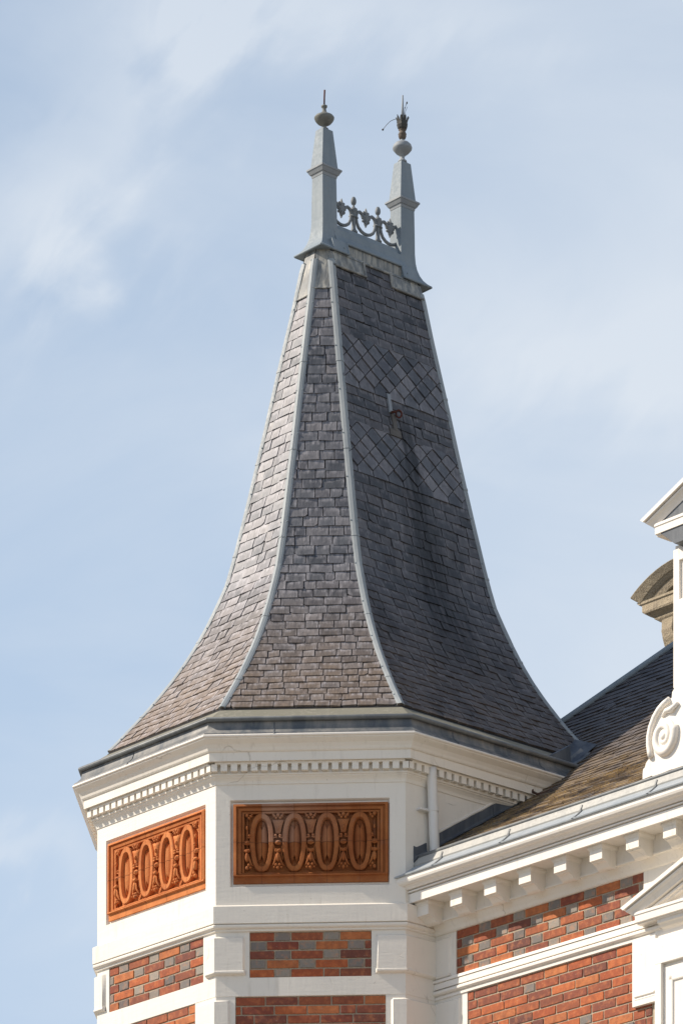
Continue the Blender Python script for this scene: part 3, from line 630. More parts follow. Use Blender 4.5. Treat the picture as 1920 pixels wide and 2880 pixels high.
# ---------------------------------------------------------------- pinnacles, ridge board, cresting
def rect(a, b, ha, hb, z): return [(a-ha, b-hb, z), (a+ha, b-hb, z), (a+ha, b+hb, z), (a-ha, b+hb, z)]
def pinnacle(a, b, old, side):
    sh = MB(); P_ = []
    for z, e, f in [(15.745, .164, .150), (15.757, .160, .147), (15.775, .138, .126), (15.80, .116, .106), (15.835, .097, .089), (15.88, .083, .075), (15.93, .075, .067), (16.0, .071, .063), (16.15, .070, .061), (16.335, .068, .058)]:
        lo = e if side < 0 else min(e, .085); hi = e if side > 0 else min(e, .085)
        P_.append([(a-lo, b-f, z), (a+hi, b-f, z), (a+hi, b+f, z), (a-lo, b+f, z)])
    sh.loft(P_)
    o = sh.build('pinnacle', ZINC, turret, label='front pinnacle with a rusty red rod on its top' if not old else 'rear pinnacle with a broken leafy finial')
    q = MB(); q.loft([rect(a, b, .070, .060, 16.325), rect(a, b, .074, .064, 16.343), rect(a, b, .081, .071, 16.348), rect(a, b, .094, .084, 16.372), rect(a, b, .099, .089, 16.376), rect(a, b, .099, .089, 16.388), rect(a, b, .082, .071, 16.400), rect(a, b, .078, .066, 16.404)])
    q.build('collar', ZINCP, o)
    q = MB(); q.loft([rect(a, b, .077, .065, 16.40), rect(a, b, .048, .041, 16.680), rect(a, b, .02, .02, 16.694)]); q.build('tapered_cap', ZINC, o)
    q = MB()
    if not old:
        q.lathe((a, b), [(.034, 16.688), (.030, 16.697), (.018, 16.703), (.013, 16.712), (.014, 16.719), (.030, 16.724), (.052, 16.738), (.068, 16.757), (.0745, 16.772), (.0745, 16.779), (.066, 16.789), (.045, 16.800), (.028, 16.810), (.018, 16.822), (.014, 16.838), (.015, 16.850), (.022, 16.856), (.023, 16.866), (.010, 16.874), (.004, 16.876)], 24)
        q.build('finial', BRONZE, o, smooth=True)
        r = MB(); r.tube([(a, b, 16.87), (a+.001, b, 16.93), (a+.004, b, 16.985)], [.0062, .0062, .0066]); r.build('rod', RUST, o, smooth=True)
    else:
        q.lathe((a, b), [(.036, 16.69), (.032, 16.705), (.022, 16.712), (.017, 16.722), (.0175, 16.738), (.026, 16.744), (.033, 16.754), (.048, 16.762), (.060, 16.776), (.072, 16.790), (.074, 16.803), (.068, 16.815), (.068, 16.820), (.050, 16.838), (.030, 16.846), (.018, 16.852), (.015, 16.862), (.018, 16.868)], 24)
        q.build('finial', ZINCP, o, smooth=True)
        q = MB(); q.lathe((a, b), [(.014, 16.862), (.024, 16.872), (.030, 16.888), (.030, 16.900), (.032, 16.904), (.030, 16.908), (.024, 16.922), (.022, 16.930), (.03, 16.936), (.02, 16.94)], 20); q.build('ball', BROWNM, o, smooth=True)
        lv = MB()
        for k in range(9):
            an = 2*pi*k/9 + .3; rr = lambda r_, z: Vector((a+r_*cos(an), b+r_*sin(an), z)); tn = Vector((-sin(an), cos(an), 0))
            prof = [(.020, 16.934, .006), (.031, 16.950, .012), (.037, 16.972, .014), (.035, 16.995, .013), (.040, 17.015, .012), (.046, 17.030, .007), (.044+(k % 3)*.004, 17.040-(k % 2)*.008, .001)]
            lv.loft([[rr(r_, z)-tn*w_, rr(r_-.004, z), rr(r_, z)+tn*w_, rr(r_+.005, z)] for r_, z, w_ in prof])
            lv.ball(rr(.036, 16.985+.012*(k % 2)), .007, .007, .010, 6, 5)
        lv.lathe((a, b), [(.020, 16.93), (.030, 16.96), (.028, 17.0), (.014, 17.02)], 12)
        lv.build('leaf_cup', DARKB, o, smooth=False)
        r = MB(); r.tube([(a, b, 17.0), (a+.002, b, 17.1), (a+.004, b, 17.2)], [.0105, .0085, .0055]); r.build('rod', ZINCP, o, smooth=True)
        wr = MB()
        ui = Vector((cos(-ROT), sin(-ROT), 0))           # the loose wires spread sideways
        B_ = Vector((a, b, 0)); Q = lambda x, z: B_ + ui*x + Vector((0, 0, z))
        wr.tube([Q(-.035, 17.022), Q(-.06, 17.018), Q(-.09, 17.004), Q(-.12, 16.975), Q(-.143, 16.945)], .0019, 6); wr.ball(Q(-.147, 16.940), .0085, .0085, .007, 8, 6)
        wr.tube([Q(.012, 17.03), Q(.016, 17.09), Q(.030, 17.135)], .0018, 6); wr.ball(Q(.034, 17.142), .006, .006, .010, 8, 6)
        wr.tube([Q(.018, 17.04), Q(.024, 17.08), Q(.038, 17.112)], .0014, 6); wr.tube([Q(.01, 17.04), Q(.018, 17.11)], .0014, 6)
        wr.build('broken_wire', WIRE, o, smooth=True)
    return o
pinnacle(A0, B0, False, -1); pinnacle(A0+G, B0, True, 1)
mb = MB()
a0, a1 = A0+.04, A0+G-.04
mb.loft([[(a, B0-.118, 15.838), (a, B0-.092, 15.865), (a, B0-.072, 15.905), (a, B0-.066, 15.955), (a, B0-.045, 15.962), (a, B0-.030, 16.005), (a, B0+.030, 16.005), (a, B0+.045, 15.962), (a, B0+.066, 15.955), (a, B0+.072, 15.905), (a, B0+.092, 15.865), (a, B0+.118, 15.838)] for a in (a0, a1)])
for sg in (-1, 1):
    for s0, s1 in ((A0-.03, A0+.115), (A0+G-.115, A0+G+.03)):
        mb.loft([[(a, B0+sg*.150, 15.746), (a, B0+sg*.146, 15.760), (a, B0+sg*.120, 15.842), (a, B0+sg*.05, 15.842), (a, B0+sg*.05, 15.752)] for a in (s0, s1)])
        mb.tube([(s0-.13*(s0 < A0+.2), B0+sg*.149, 15.748), (s1+.13*(s1 > A0+.3), B0+sg*.149, 15.748)], .008)
    mb.tube([(A0+.115, B0+sg*.121, 15.838), (A0+G-.115, B0+sg*.121, 15.838)], .009)
    for s in (A0+.115, A0+G-.115): mb.tube([(s, B0+sg*.148, 15.748), (s, B0+sg*.121, 15.838)], .008)
    for s in (A0+.075, A0+G-.075): mb.ball((s, B0+sg*.137, 15.79), .007, .007, .007, 8, 5)
mb.tube([(A0-.162, B0-.149, 15.748), (A0-.162, B0+.149, 15.748)], .008); mb.tube([(A0+G+.162, B0-.149, 15.748), (A0+G+.162, B0+.149, 15.748)], .008)
mb.build('ridge_board', ZINC, turret)
core = MB(); core.loft([rect(A0+G/2, B0, G/2+.10, .095, 15.70), rect(A0+G/2, B0, G/2+.06, .06, 15.86)]); core.build('ridge_core', APRON, turret)
cr = MB(); cr.box(A0+.06, A0+G-.06, B0-.012, B0+.012, 16.0, 16.012)
crest = cr.build('ridge_cresting', CREST, turret)
A1 = A0-.0105
for da in (1.903, 2.147):
    q = MB(); x = da; q.lathe((x, B0), [(.030, 16.010), (.030, 16.024), (.021, 16.032), (.017, 16.05), (.015, 16.09), (.017, 16.12), (.020, 16.128), (.020, 16.136), (.018, 16.14), (.021, 16.160), (.029, 16.176), (.028, 16.190), (.018, 16.196), (.011, 16.205), (.008, 16.214), (.010, 16.222), (.016, 16.226), (.020, 16.236), (.021, 16.250), (.018, 16.266), (.010, 16.279), (.002, 16.282)], 16)
    q.build('baluster', CREST, crest, smooth=True)
    q = MB(); q.tube([(x-.034, B0-.006, 16.131), (x, B0-.022, 16.131), (x+.034, B0-.006, 16.131)], .0085); q.tube([(x-.034, B0+.006, 16.131), (x, B0+.022, 16.131), (x+.034, B0+.006, 16.131)], .0085); q.build('clasp', CREST, crest, smooth=True)
for xc in (1.781, 2.025, 2.269):
    q = MB()
    for sg in (-1, 1):
        pts = [(.030, 16.158), (.040, 16.178), (.060, 16.188), (.082, 16.180), (.094, 16.158), (.097, 16.128), (.090, 16.098), (.074, 16.068), (.045, 16.047), (.018, 16.038), (0, 16.037)]
        pp = []
        for k in range(len(pts)-1):
            for f_ in (0, .5): pp.append((pts[k][0]*(1-f_)+pts[k+1][0]*f_, pts[k][1]*(1-f_)+pts[k+1][1]*f_))
        pp.append(pts[-1]); q.tube([(xc+sg*x, B0, z) for x, z in pp], .0122)
    q.build('scroll', CREST, crest, smooth=True)
    q = MB()
    out = [(0, 16.232), (.007, 16.215), (.010, 16.200), (.020, 16.206), (.029, 16.200), (.030, 16.188), (.022, 16.178), (.033, 16.172), (.045, 16.166), (.040, 16.150), (.030, 16.143), (.036, 16.132), (.028, 16.120), (.016, 16.125), (.014, 16.112), (.006, 16.100), (0, 16.086)]
    full = out + [(-x, z) for x, z in out[-2:0:-1]]; k = len(full)
    vs = [(xc+x, B0-.006, z) for x, z in full] + [(xc+x*.5, B0-.017, 16.16+(z-16.16)*.6) for x, z in full] + [(xc+x, B0+.006, z) for x, z in full] + [(xc+x*.5, B0+.017, 16.16+(z-16.16)*.6) for x, z in full]
    fs = [tuple(range(k, 2*k)), tuple(range(3*k, 4*k))]
    for j in range(k):
        j2 = (j+1) % k; fs += [(j, j2, k+j2, k+j), (2*k+j, 2*k+j2, 3*k+j2, 3*k+j), (j, j2, 2*k+j2, 2*k+j)]
    q.add(vs, fs)
    for x, z in ((.021, 16.196), (-.021, 16.196), (.034, 16.160), (-.034, 16.160), (.026, 16.131), (-.026, 16.131)):
        q.ball((xc+x, B0, z), .009, .014, .008, 8, 6)
    q.build('fleur_de_lis', CREST, crest, smooth=False)

# ---------------------------------------------------------------- terracotta panels
def terracotta(i):
    L_ = FACES[i][3]; cs_, cz = (L_+.002)/2, 10.9055+.010
    x0, x1, z0, z1 = .124-cs_, L_-.122-cs_, 10.627, 11.184
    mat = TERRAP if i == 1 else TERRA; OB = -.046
    class TB(MB):
        def build(s, *a, **k):
            q0, u, n_, L2 = FACES[i]
            s.uv = [((Vector((v[0], v[1]))-q0).dot(u)-cs_, v[2]-cz) for v in s.v]; return MB.build(s, *a, **k)
    q = TB(); fbox(q, i, x0+cs_, x1+cs_, -.0615, OB+.003, z0, z1)
    pan = q.build('terracotta_panel', mat, turret, label='shaded terracotta relief panel with a grey cement repair' if i == 1 else 'sunlit orange terracotta relief panel' if i == 0 else None)
    fr = TB(); zb = z0+.052; lv = [(0, .004), (.020, .012), (.022, -.006), (.034, -.006), (.036, .002), (.054, -.003), (.056, -.016), (.062, -.016), (.064, -.007), (.076, -.010), (.080, OB)]
    for (d0, o0), (d1, o1) in zip(lv, lv[1:]):
        A = lambda d: [(x0+d+cs_, zb+d*.35), (x1-d+cs_, zb+d*.35), (x1-d+cs_, z1-d*.85), (x0+d+cs_, z1-d*.85)]
        vs = [fp(i, s, o0, z) for s, z in A(d0)] + [fp(i, s, o1, z) for s, z in A(d1)]
        fr.add(vs, [(j, (j+1) % 4, 4+(j+1) % 4, 4+j) for j in range(4)])
    vs = [fp(i, s+cs_, o, z) for (s, z) in ((x0, zb), (x1, zb), (x1, z1), (x0, z1)) for o in (-.04, .004)]
    fr.add(vs, [(0, 2, 3, 1), (2, 4, 5, 3), (4, 6, 7, 5), (6, 0, 1, 7)])
    fr.loft([[fp(i, s+cs_, -.03, z0), fp(i, s+cs_, -.006, z0), fp(i, s+cs_, -.006, zb-.006), fp(i, s+cs_, .012, zb-.002), fp(i, s+cs_, .010, zb+.008), fp(i, s+cs_, -.03, zb+.010)] for s in (x0, x1)])
    fr.build('moulded_frame', mat, pan, fix=False)
    ax = (Vector((FACES[i][1].x, FACES[i][1].y, 0)), Vector((FACES[i][2].x, FACES[i][2].y, 0)), Vector((0, 0, 1)))
    P3 = lambda x, o, z: Vector(fp(i, x+cs_, o, z))
    ztop, zbt = z1-.066, zb+.030; zc = (ztop+zbt)/2; H = (ztop-zbt)/2; NN = 40
    def sup(hx, hz, k, tp=0.):
        t = 2*pi*k/NN; c2, s2 = cos(t), sin(t); e = .80
        x = hx*math.copysign(abs(c2)**e, c2); z = hz*math.copysign(abs(s2)**.95, s2)
        return x*(1 - tp*(-z/hz)*.5), z
    for xc in (-.345, -.115, .115, .345):
        q = TB(); R = []
        for sc_x, sc_z, o in ((.088, H+.002, OB), (.084, H, -.004), (.078, H-.006, .001), (.054, H-.034, .000), (.049, H-.039, -.010), (.046, H-.043, OB+.006)):
            R.append([P3(xc+sup(sc_x, sc_z, k, .10)[0], o, zc+sup(sc_x, sc_z, k)[1]) for k in range(NN)])
        q.loft(R, True, False, False); q.build('oval_ring', mat, pan, autosmooth=True)
        q = TB(); R = []
        for f_, o in ((1, OB+.006), (.8, -.024), (.4, -.012), (.04, -.006)):
            R.append([P3(xc+sup(.043*f_, H-.046, k, .10)[0], o if abs(sup(1, 1, k)[1]) < .93 else OB+.006, zc+sup(.043, (H-.046)*(.6+.4*f_), k)[1]) for k in range(NN)])
        q.loft(R, True, False, True); q.build('oval_boss', mat, pan, autosmooth=True)
    for xc in (-.46, -.23, 0, .23, .46):
        q = TB(); half = abs(xc) > .4; sg = 1 if xc < 0 else -1
        def ball(x, o, z, rx, ro, rz):
            if half and (x*sg) < -.012: return
            q.ball(P3(xc+x+(sg*.012 if half else 0), o, z), rx, ro, rz, 10, 7, ax)
        def tub(pts, r):
            pts = [(x, o, z) for x, o, z in pts]
            if half and sum(p[0]*sg for p in pts) < -.01: return
            q.tube([P3(xc+x+(sg*.012 if half else 0), o, z) for x, o, z in pts], r, 6)
        T = zc+H
        if half: tub([(0, -.034, T-.01), (0, -.034, zbt+.02)], .008)
        for x, z, r in ((-.026, -.018, .011), (.026, -.018, .011), (0, -.012, .014), (-.014, -.032, .010), (.014, -.032, .010), (-.034, -.008, .007), (.034, -.008, .007)): ball(x, -.006, T+z, r, .014, r)
        if not half:
            q.loft([[P3(xc-w_, OB, z), P3(xc-w_*.9, -.006, z), P3(xc+w_*.9, -.006, z), P3(xc+w_, OB, z)] for w_, z in ((.046, T-.045), (.036, T-.07), (.026, T-.10), (.020, T-.135), (.016, T-.14))])
            for sx_ in (-1, 1):
                q.loft([[P3(xc+sx_*(x-.004), OB, z), P3(xc+sx_*(x-.004), -.008, z), P3(xc+sx_*(x+.004), -.008, z), P3(xc+sx_*(x+.004), OB, z)] for x, z in ((.036, zc-.005), (.026, zc-.035), (.024, zc-.08), (.034, zc-.12))])
        ball(0, .000, T-.103, .007, .012, .017)
        for sx_ in (-1, 1): ball(sx_*.016, -.004, T-.155, .011, .013, .009); tub([(sx_*.006, -.004, T-.165), (sx_*.03, -.006, T-.172), (sx_*.036, -.01, T-.150)], [.007, .006, .003])
        ball(0, -.008, zc, .026, .012, .018); ball(0, -.002, zc, .015, .012, .010)
        ball(0, .0, zc-.060, .024, .018, .013); ball(-.014, .008, zc-.055, .008, .01, .008); ball(.014, .008, zc-.055, .008, .01, .008); ball(0, .010, zc-.066, .009, .012, .010)
        ball(0, .002, zc-.105, .015, .020, .034)
        for sx_ in (-1, 1): tub([(sx_*.008, .004, zc-.085), (sx_*.018, .004, zc-.125), (sx_*.030, -.004, zc-.155), (sx_*.045, -.012, zc-.165)], [.007, .008, .007, .003])
        for x, z, r in ((-.013, -.160, .010), (.013, -.160, .010), (0, -.180, .012), (-.026, -.178, .007), (.026, -.178, .007)): ball(x, .002, zc+z, r, .016, r*1.2)
        q.build('leaf_ornament', mat, pan, smooth=True)
for i in (7, 0, 1): terracotta(i)

# ================================================================== MAIN BUILDING
AM = 1.236; BL, BR = 3.3, -8.0
bld = root_empty('brick_building', 5.0, -2.3, 0, 'red brick building with bracketed white cornice and mossy slate roof beside the turret', 'building')
def ext(mb, prof, b0, b1, caps=True): mb.loft([[(a, b, z) for a, z in prof] for b in (b0, b1)], True, caps, caps)
q = MB(); q.box(AM+.02, 8.8, BR, BL, 0, 10.30); q.build('wall', MORTAR, bld)
q = MB(); q.box(AM-.01, AM+.03, BR, .1, 0, 7.2); q.build('plinth', WHITE, bld)
BRU = (-2.0496, -.2126); BRL = (-2.077, -.3266)
bpt = lambda s, o, z: (AM - o, -s, z)       # s runs to the right along -b, o outwards
q = MB(); brick_rows(q, bpt, .2126, 2.0496, 10.290, 5, .0657, .0, True, 77, -.022, 0.0); q.build('brick_panel', [BRICK, HEADER], bld, bevel=.004, label='upper brick panel of alternating red and grey bricks under the cornice')
q = MB(); brick_rows(q, bpt, .3266, 2.12, 9.832, 40, .0657, 0, False, 78, -.022, 0.0); q.build('brick_panel', [BRICK, HEADER], bld, bevel=.004, label='lower brick panel of mixed orange and brown bricks')
q = MB(); q.box(AM+.006, AM+.03, BR, .1, 7.2, 10.29); q.build('mortar_bed', MORTAR, bld)
# end pilaster beside the turret
q = MB()
q.box(AM-.004, AM+.02, -.2126, .05, 9.96, 10.29); q.box(AM-.004, AM+.02, -.3266, .05, 7.2, 9.835)
q.build('pilaster', WHITE, bld)
def panel(b0, b1, z0, z1, a=AM-.004, o=.018, bv=.013, name='raised_block', par=None, foot=True):
    q = MB(); h = [(b0, z0), (b1, z0), (b1, z1), (b0, z1)]; k = [(b0-bv, z0+bv), (b1+bv, z0+bv), (b1+bv, z1-bv), (b0-bv, z1-bv)]
    q.add([(a, b, z) for b, z in h] + [(a-o, b, z) for b, z in k], [(4, 5, 6, 7)] + [(j, (j+1) % 4, 4+(j+1) % 4, 4+j) for j in range(4)])
    if foot: q.tube([(a-.008, b0-.004, z0+.004), (a-.008, b1+.004, z0+.004)], .012, 10)
    return q.build(name, WHITE, par or bld)
panel(.05, -.165, 9.985, 10.258); panel(.05, -.272, 8.7, 9.81)
# string course
q = MB(); ext(q, [(AM+.02, 9.980), (AM-.028, 9.968), (AM-.030, 9.948), (AM-.015, 9.947), (AM-.015, 9.942), (AM-.024, 9.941), (AM-.024, 9.902), (AM-.002, 9.900), (AM-.002, 9.894), (AM-.024, 9.892), (AM-.033, 9.882), (AM-.032, 9.870), (AM-.020, 9.861), (AM-.004, 9.858), (AM-.004, 9.852), (AM-.014, 9.848), (AM-.013, 9.832), (AM+.02, 9.830)], .06, -2.22)
q.build('string_course', WHITE2, bld)
# crowning cornice: soffit, modillions, fascia, crown, gutter
q = MB(); ext(q, [(1.26, 10.282), (1.222, 10.284), (1.214, 10.292), (1.204, 10.312), (1.186, 10.336), (1.176, 10.346), (1.160, 10.350), (1.158, 10.362), (1.168, 10.364), (1.168, 10.482), (1.26, 10.482)], .3, BR); q.build('bed_moulding', WHITE, bld)
q = MB(); ext(q, [(1.30, 10.482), (1.002, 10.482), (.998, 10.474), (.978, 10.474), (.976, 10.536), (.990, 10.537), (.990, 10.544), (.966, 10.545), (.966, 10.555), (.982, 10.556), (.982, 10.562), (.955, 10.563), (.950, 10.572), (.938, 10.584), (.920, 10.588), (.907, 10.600), (.901, 10.614), (.901, 10.634), (.903, 10.642), (1.30, 10.66)], .3, BR); q.build('cornice', WHITE2, bld)
for k in range(13):
    b1 = -.030 - .3418*k; b0 = b1-.117; q = MB()
    pr = [(1.170, 10.452), (1.026, 10.452), (1.026, 10.379), (1.044, 10.378), (1.050, 10.370), (1.068, 10.366), (1.085, 10.354), (1.100, 10.338), (1.120, 10.329), (1.140, 10.330), (1.160, 10.340), (1.170, 10.344)]
    ext(q, pr, b1, b0)
    q.loft([[(1.172, b1+e, z), (1.026-e, b1+e, z), (1.026-e, b0-e, z), (1.172, b0-e, z)] for e, z in ((.0, 10.448), (.003, 10.450), (.006, 10.458), (.011, 10.463), (.013, 10.472), (.013, 10.4835))])
    q.build('cornice_bracket', WHITE, bld)
q = MB(); ext(q, [(.889, 10.642), (.886, 10.650), (.893, 10.656), (.915, 10.664), (1.022, 10.738), (1.20, 10.738), (1.20, 10.642)], .3, BR); q.build('gutter_apron', GUTZ, bld)
q = MB(); ext(q, [(1.022, 10.736), (1.018, 10.748), (1.036, 10.800), (1.060, 10.800), (1.20, 10.760), (1.20, 10.736)], .3, BR); q.build('gutter_face', LEADW, bld)
q = MB(); q.tube([(1.042, .3, 10.808), (1.042, -.6, 10.809), (1.042, -1.8, 10.807), (1.042, BR, 10.808)], .0135, 12); q.build('gutter_roll', ROLL, bld, smooth=True)
q = MB()
for b in (-.345, -1.02, -1.72, -2.42, -3.1):
    q.loft([[(a_-.005, b+s_, z), (a_-.006, b+.014+s_, z), (a_+.004, b+.020+s_, z+.001)] for a_, z, s_ in ((.886, 10.650, .0), (.905, 10.660, .006), (.96, 10.697, .02), (1.018, 10.740, .045), (1.018, 10.750, .05), (1.030, 10.785, .05))])
q.build('apron_joint', ROLL, bld)

# roof
RPROF = [(1.06, 10.795), (1.32, 10.960), (1.70, 11.185), (2.10, 11.430), (2.40, 11.645), (2.64, 11.830), (3.05, 12.17), (3.49, 12.55), (4.10, 13.13), (5.0, 14.03)]
HIPC = 4.5
RA = [0.]
for (x0, z0), (x1, z1) in zip(RPROF, RPROF[1:]): RA.append(RA[-1]+hypot(x1-x0, z1-z0))
def rat(t):
    t = max(0, min(t, RA[-1]-1e-6)); k = 0
    while RA[k+1] < t: k += 1
    f_ = (t-RA[k])/(RA[k+1]-RA[k]); (x0, z0), (x1, z1) = RPROF[k], RPROF[k+1]; d = RA[k+1]-RA[k]
    return x0+(x1-x0)*f_, z0+(z1-z0)*f_, (x1-x0)/d, (z1-z0)/d
def rsurf(b, t, lift): a, z, cx, sz = rat(t); return (a - lift*sz, -b, z + lift*cx)     # x runs to the right (= -b)
q = MB(); rg = random.Random(5); t = 0.; row = 0
while t < RA[-1]-.08:
    a, z, cx, sz = rat(t); xl = -(HIPC-a)                      # hip limit
    if a < 2.3: xl = max(xl, -.02)
    x = xl - rg.random()*.15; xr = 4.2
    while x < xr:
        wd = rg.choice([.15, .16, .17, .18, .14]); jt = rg.uniform(-.004, .004); ex = .079
        poly = [(x+.002, t+jt), (x+wd-.002, t+jt), (x+wd-.002, t+ex*1.12), (x+.002, t+ex*1.12)]
        poly = clip(poly, lambda p_: p_[0] + (HIPC-rat(p_[1])[0]) if a >= 2.3 else 1)
        poly = clip(poly, lambda p_: p_[0]-xl) if a < 2.3 and len(poly) > 2 else poly
        if len(poly) > 2: tile(q, rsurf, poly, t, ex*1.12, .010+rg.uniform(-.001, .005), .004, None, (x, x+wd, t, t+ex), rg)
        x += wd
    t += .079; row += 1
q.build('slate_covering', SLATE_M, bld, fix=False)
q = MB(); pts = RPROF
q.loft([[(a, max(-5., BR), z-.004) for a, z in pts], [(a, HIPC-a, z-.004) for a, z in pts]], False, False, False)
q.loft([[(a, HIPC-a, z-.004) for a, z in pts], [(8.8, HIPC-a, z-.004) for a, z in pts]], False, False, False)
q.loft([[(a, -5., z-.004) for a, z in pts], [(a, BR, z-.004) for a, z in pts]], False, False, False)
q.loft([[(5.0, -.5, 14.03), (8.8, -.5, 14.03)], [(5.0, BR, 14.03), (8.8, BR, 14.03)]], False, False, False)
q.build('roof_boarding', UNDER, bld)
q = MB(); pp = []
for k in range(40):
    a, z, cx, sz = rat(RA[-1]*k/39.); pp.append((a, HIPC-a, z+.022))
q.tube(pp, .026, 8); q.build('hip_roll', ZINC, bld, smooth=True)
# flashings up the turret's side wall
def fl(a0, a1, h0, h1, dz=0., o=.010, mat=LEAD, nm='stepped_flashing'):
    q = MB(); zr = lambda a: next((z0+(z1-z0)*(a-x0)/(x1-x0) for (x0, z0), (x1, z1) in zip(RPROF, RPROF[1:]) if x0 <= a <= x1), 10.79)
    n_ = 8; vs = []; top = []
    R = []
    for k in range(n_+1):
        a = a0+(a1-a0)*k/n_; zb = zr(a); hh = h0+(h1-h0)*k/n_
        R.append([(a, .0, zb-.02), (a, -o-.035, zb+.016), (a, -o-.006, zb+.020), (a, -o, zb+.035), (a, -o*.8, zb+hh+random.uniform(-.003, .003)), (a, .0, zb+hh+.004)])
    q.loft(R); return q.build(nm, mat, bld)
fl(1.02, 1.14, .095, .085); fl(1.24, 1.80, .115, .10, o=.014); fl(1.78, 2.06, .10, .12, o=.020, mat=LEAD); fl(2.03, 2.55, .26, .17, o=.028)
q = MB()   # mortar run above the flashing
pp = []
for k in range(16):
    a = 1.24+.82*k/15; z = next((z0+(z1-z0)*(a-x0)/(x1-x0) for (x0, z0), (x1, z1) in zip(RPROF, RPROF[1:]) if x0 <= a <= x1)); pp.append((a, -.004, z+.112+random.uniform(-.004, .004)))
q.tube(pp, .012, 6); q.build('mortar_run', STUCCO, bld, smooth=True)
q = MB()   # lead saddle where spire eaves run into the roof
q.loft([[(2.50, .02, 11.70), (2.50, -.06, 11.745), (2.50, .02, 11.86)], [(2.80, .05, 11.93), (2.80, -.05, 11.985), (2.74, .12, 12.05)]]); q.build('lead_saddle', LEAD, bld)
rv = random.Random(3)
for k in range(5):   # rough lapped soakers down the valley between turret and roof
    a = 2.06+.115*k; zr_ = lambda a: next((z0+(z1-z0)*(a-x0)/(x1-x0) for (x0, z0), (x1, z1) in zip(RPROF, RPROF[1:]) if x0 <= a <= x1), 10.79)
    w_ = .075+rv.uniform(-.015, .02); l_ = .15+rv.uniform(0, .02); q = MB(); R_ = []
    for f_ in (0, .35, .7, 1):
        aa = a+l_*f_; z_ = zr_(aa)+.022+rv.uniform(-.002, .006)+.008*(1-f_)
        R_.append([(aa, .01, z_+.05), (aa, -.012, z_+.03), (aa, -.035, z_+rv.uniform(0, .006)), (aa, -w_+rv.uniform(-.006, .006), z_-.004), (aa, -w_, z_-.012), (aa, .01, z_-.02)])
    q.loft(R_); q.build('soaker', LEAD if k % 2 else LEADP, bld)

# ---- pedimented window of the facade
WC = -3.02
def zrect(q, b0, b1, z0, z1, o, thick=.05): q.box(AM-o, AM-o+thick, min(b0, b1), max(b0, b1), z0, z1)
win = MB()
zrect(win, -2.155, 2*WC+2.155, 7.4, 9.95, .012, .06)
wa = win.build('window_surround', WHITE2, bld)
q = MB(); zrect(q, -2.05, 2*WC+2.05, 9.95, 10.285, .010, .05); q.build('white_wall_block', WHITE, bld)
for s_ in (1, -1):
    e = lambda x: x if s_ == 1 else 2*WC-x
    q = MB(); b0, b1 = e(-1.962), e(-2.178)
    q.box(AM-.030, AM+.02, min(b0, b1), max(b0, b1), 9.386, 9.832)
    q.tube([(AM-.028, e(-1.985), 9.452), (AM-.028, e(-2.17), 9.452)], .011, 10); q.tube([(AM-.028, e(-1.985), 9.43), (AM-.028, e(-2.17), 9.43)], .005, 6)
    q.build('ear_block', WHITE2, bld, bevel=.004)
    q = MB(); b0, b1 = e(-2.187), e(-2.245)
    q.box(AM-.045, AM+.02, min(b0, b1), max(b0, b1), 7.6, 9.622); q.build('jamb', WHITE2, bld, bevel=.003)
q = MB(); q.box(AM-.045, AM+.02, 2*WC+2.187, -2.187, 9.622, 9.80); q.build('lintel', WHITE2, bld, bevel=.003)
q = MB(); q.box(AM-.020, AM+.01, 2*WC+2.245, -2.245, 7.6, 9.60); ins = q.build('blind_panel', WHITE2, bld, bevel=.006)
q = MB()
for b0, b1, z0, z1 in ((2*WC+2.30, -2.30, 9.49, 9.53), (-2.30, -2.34, 7.7, 9.53), (2*WC+2.34, 2*WC+2.30, 7.7, 9.53)):
    q.box(AM-.032, AM-.01, min(b0, b1), max(b0, b1), z0, z1)
q.build('panel_moulding', WHITE2, ins, bevel=.01)
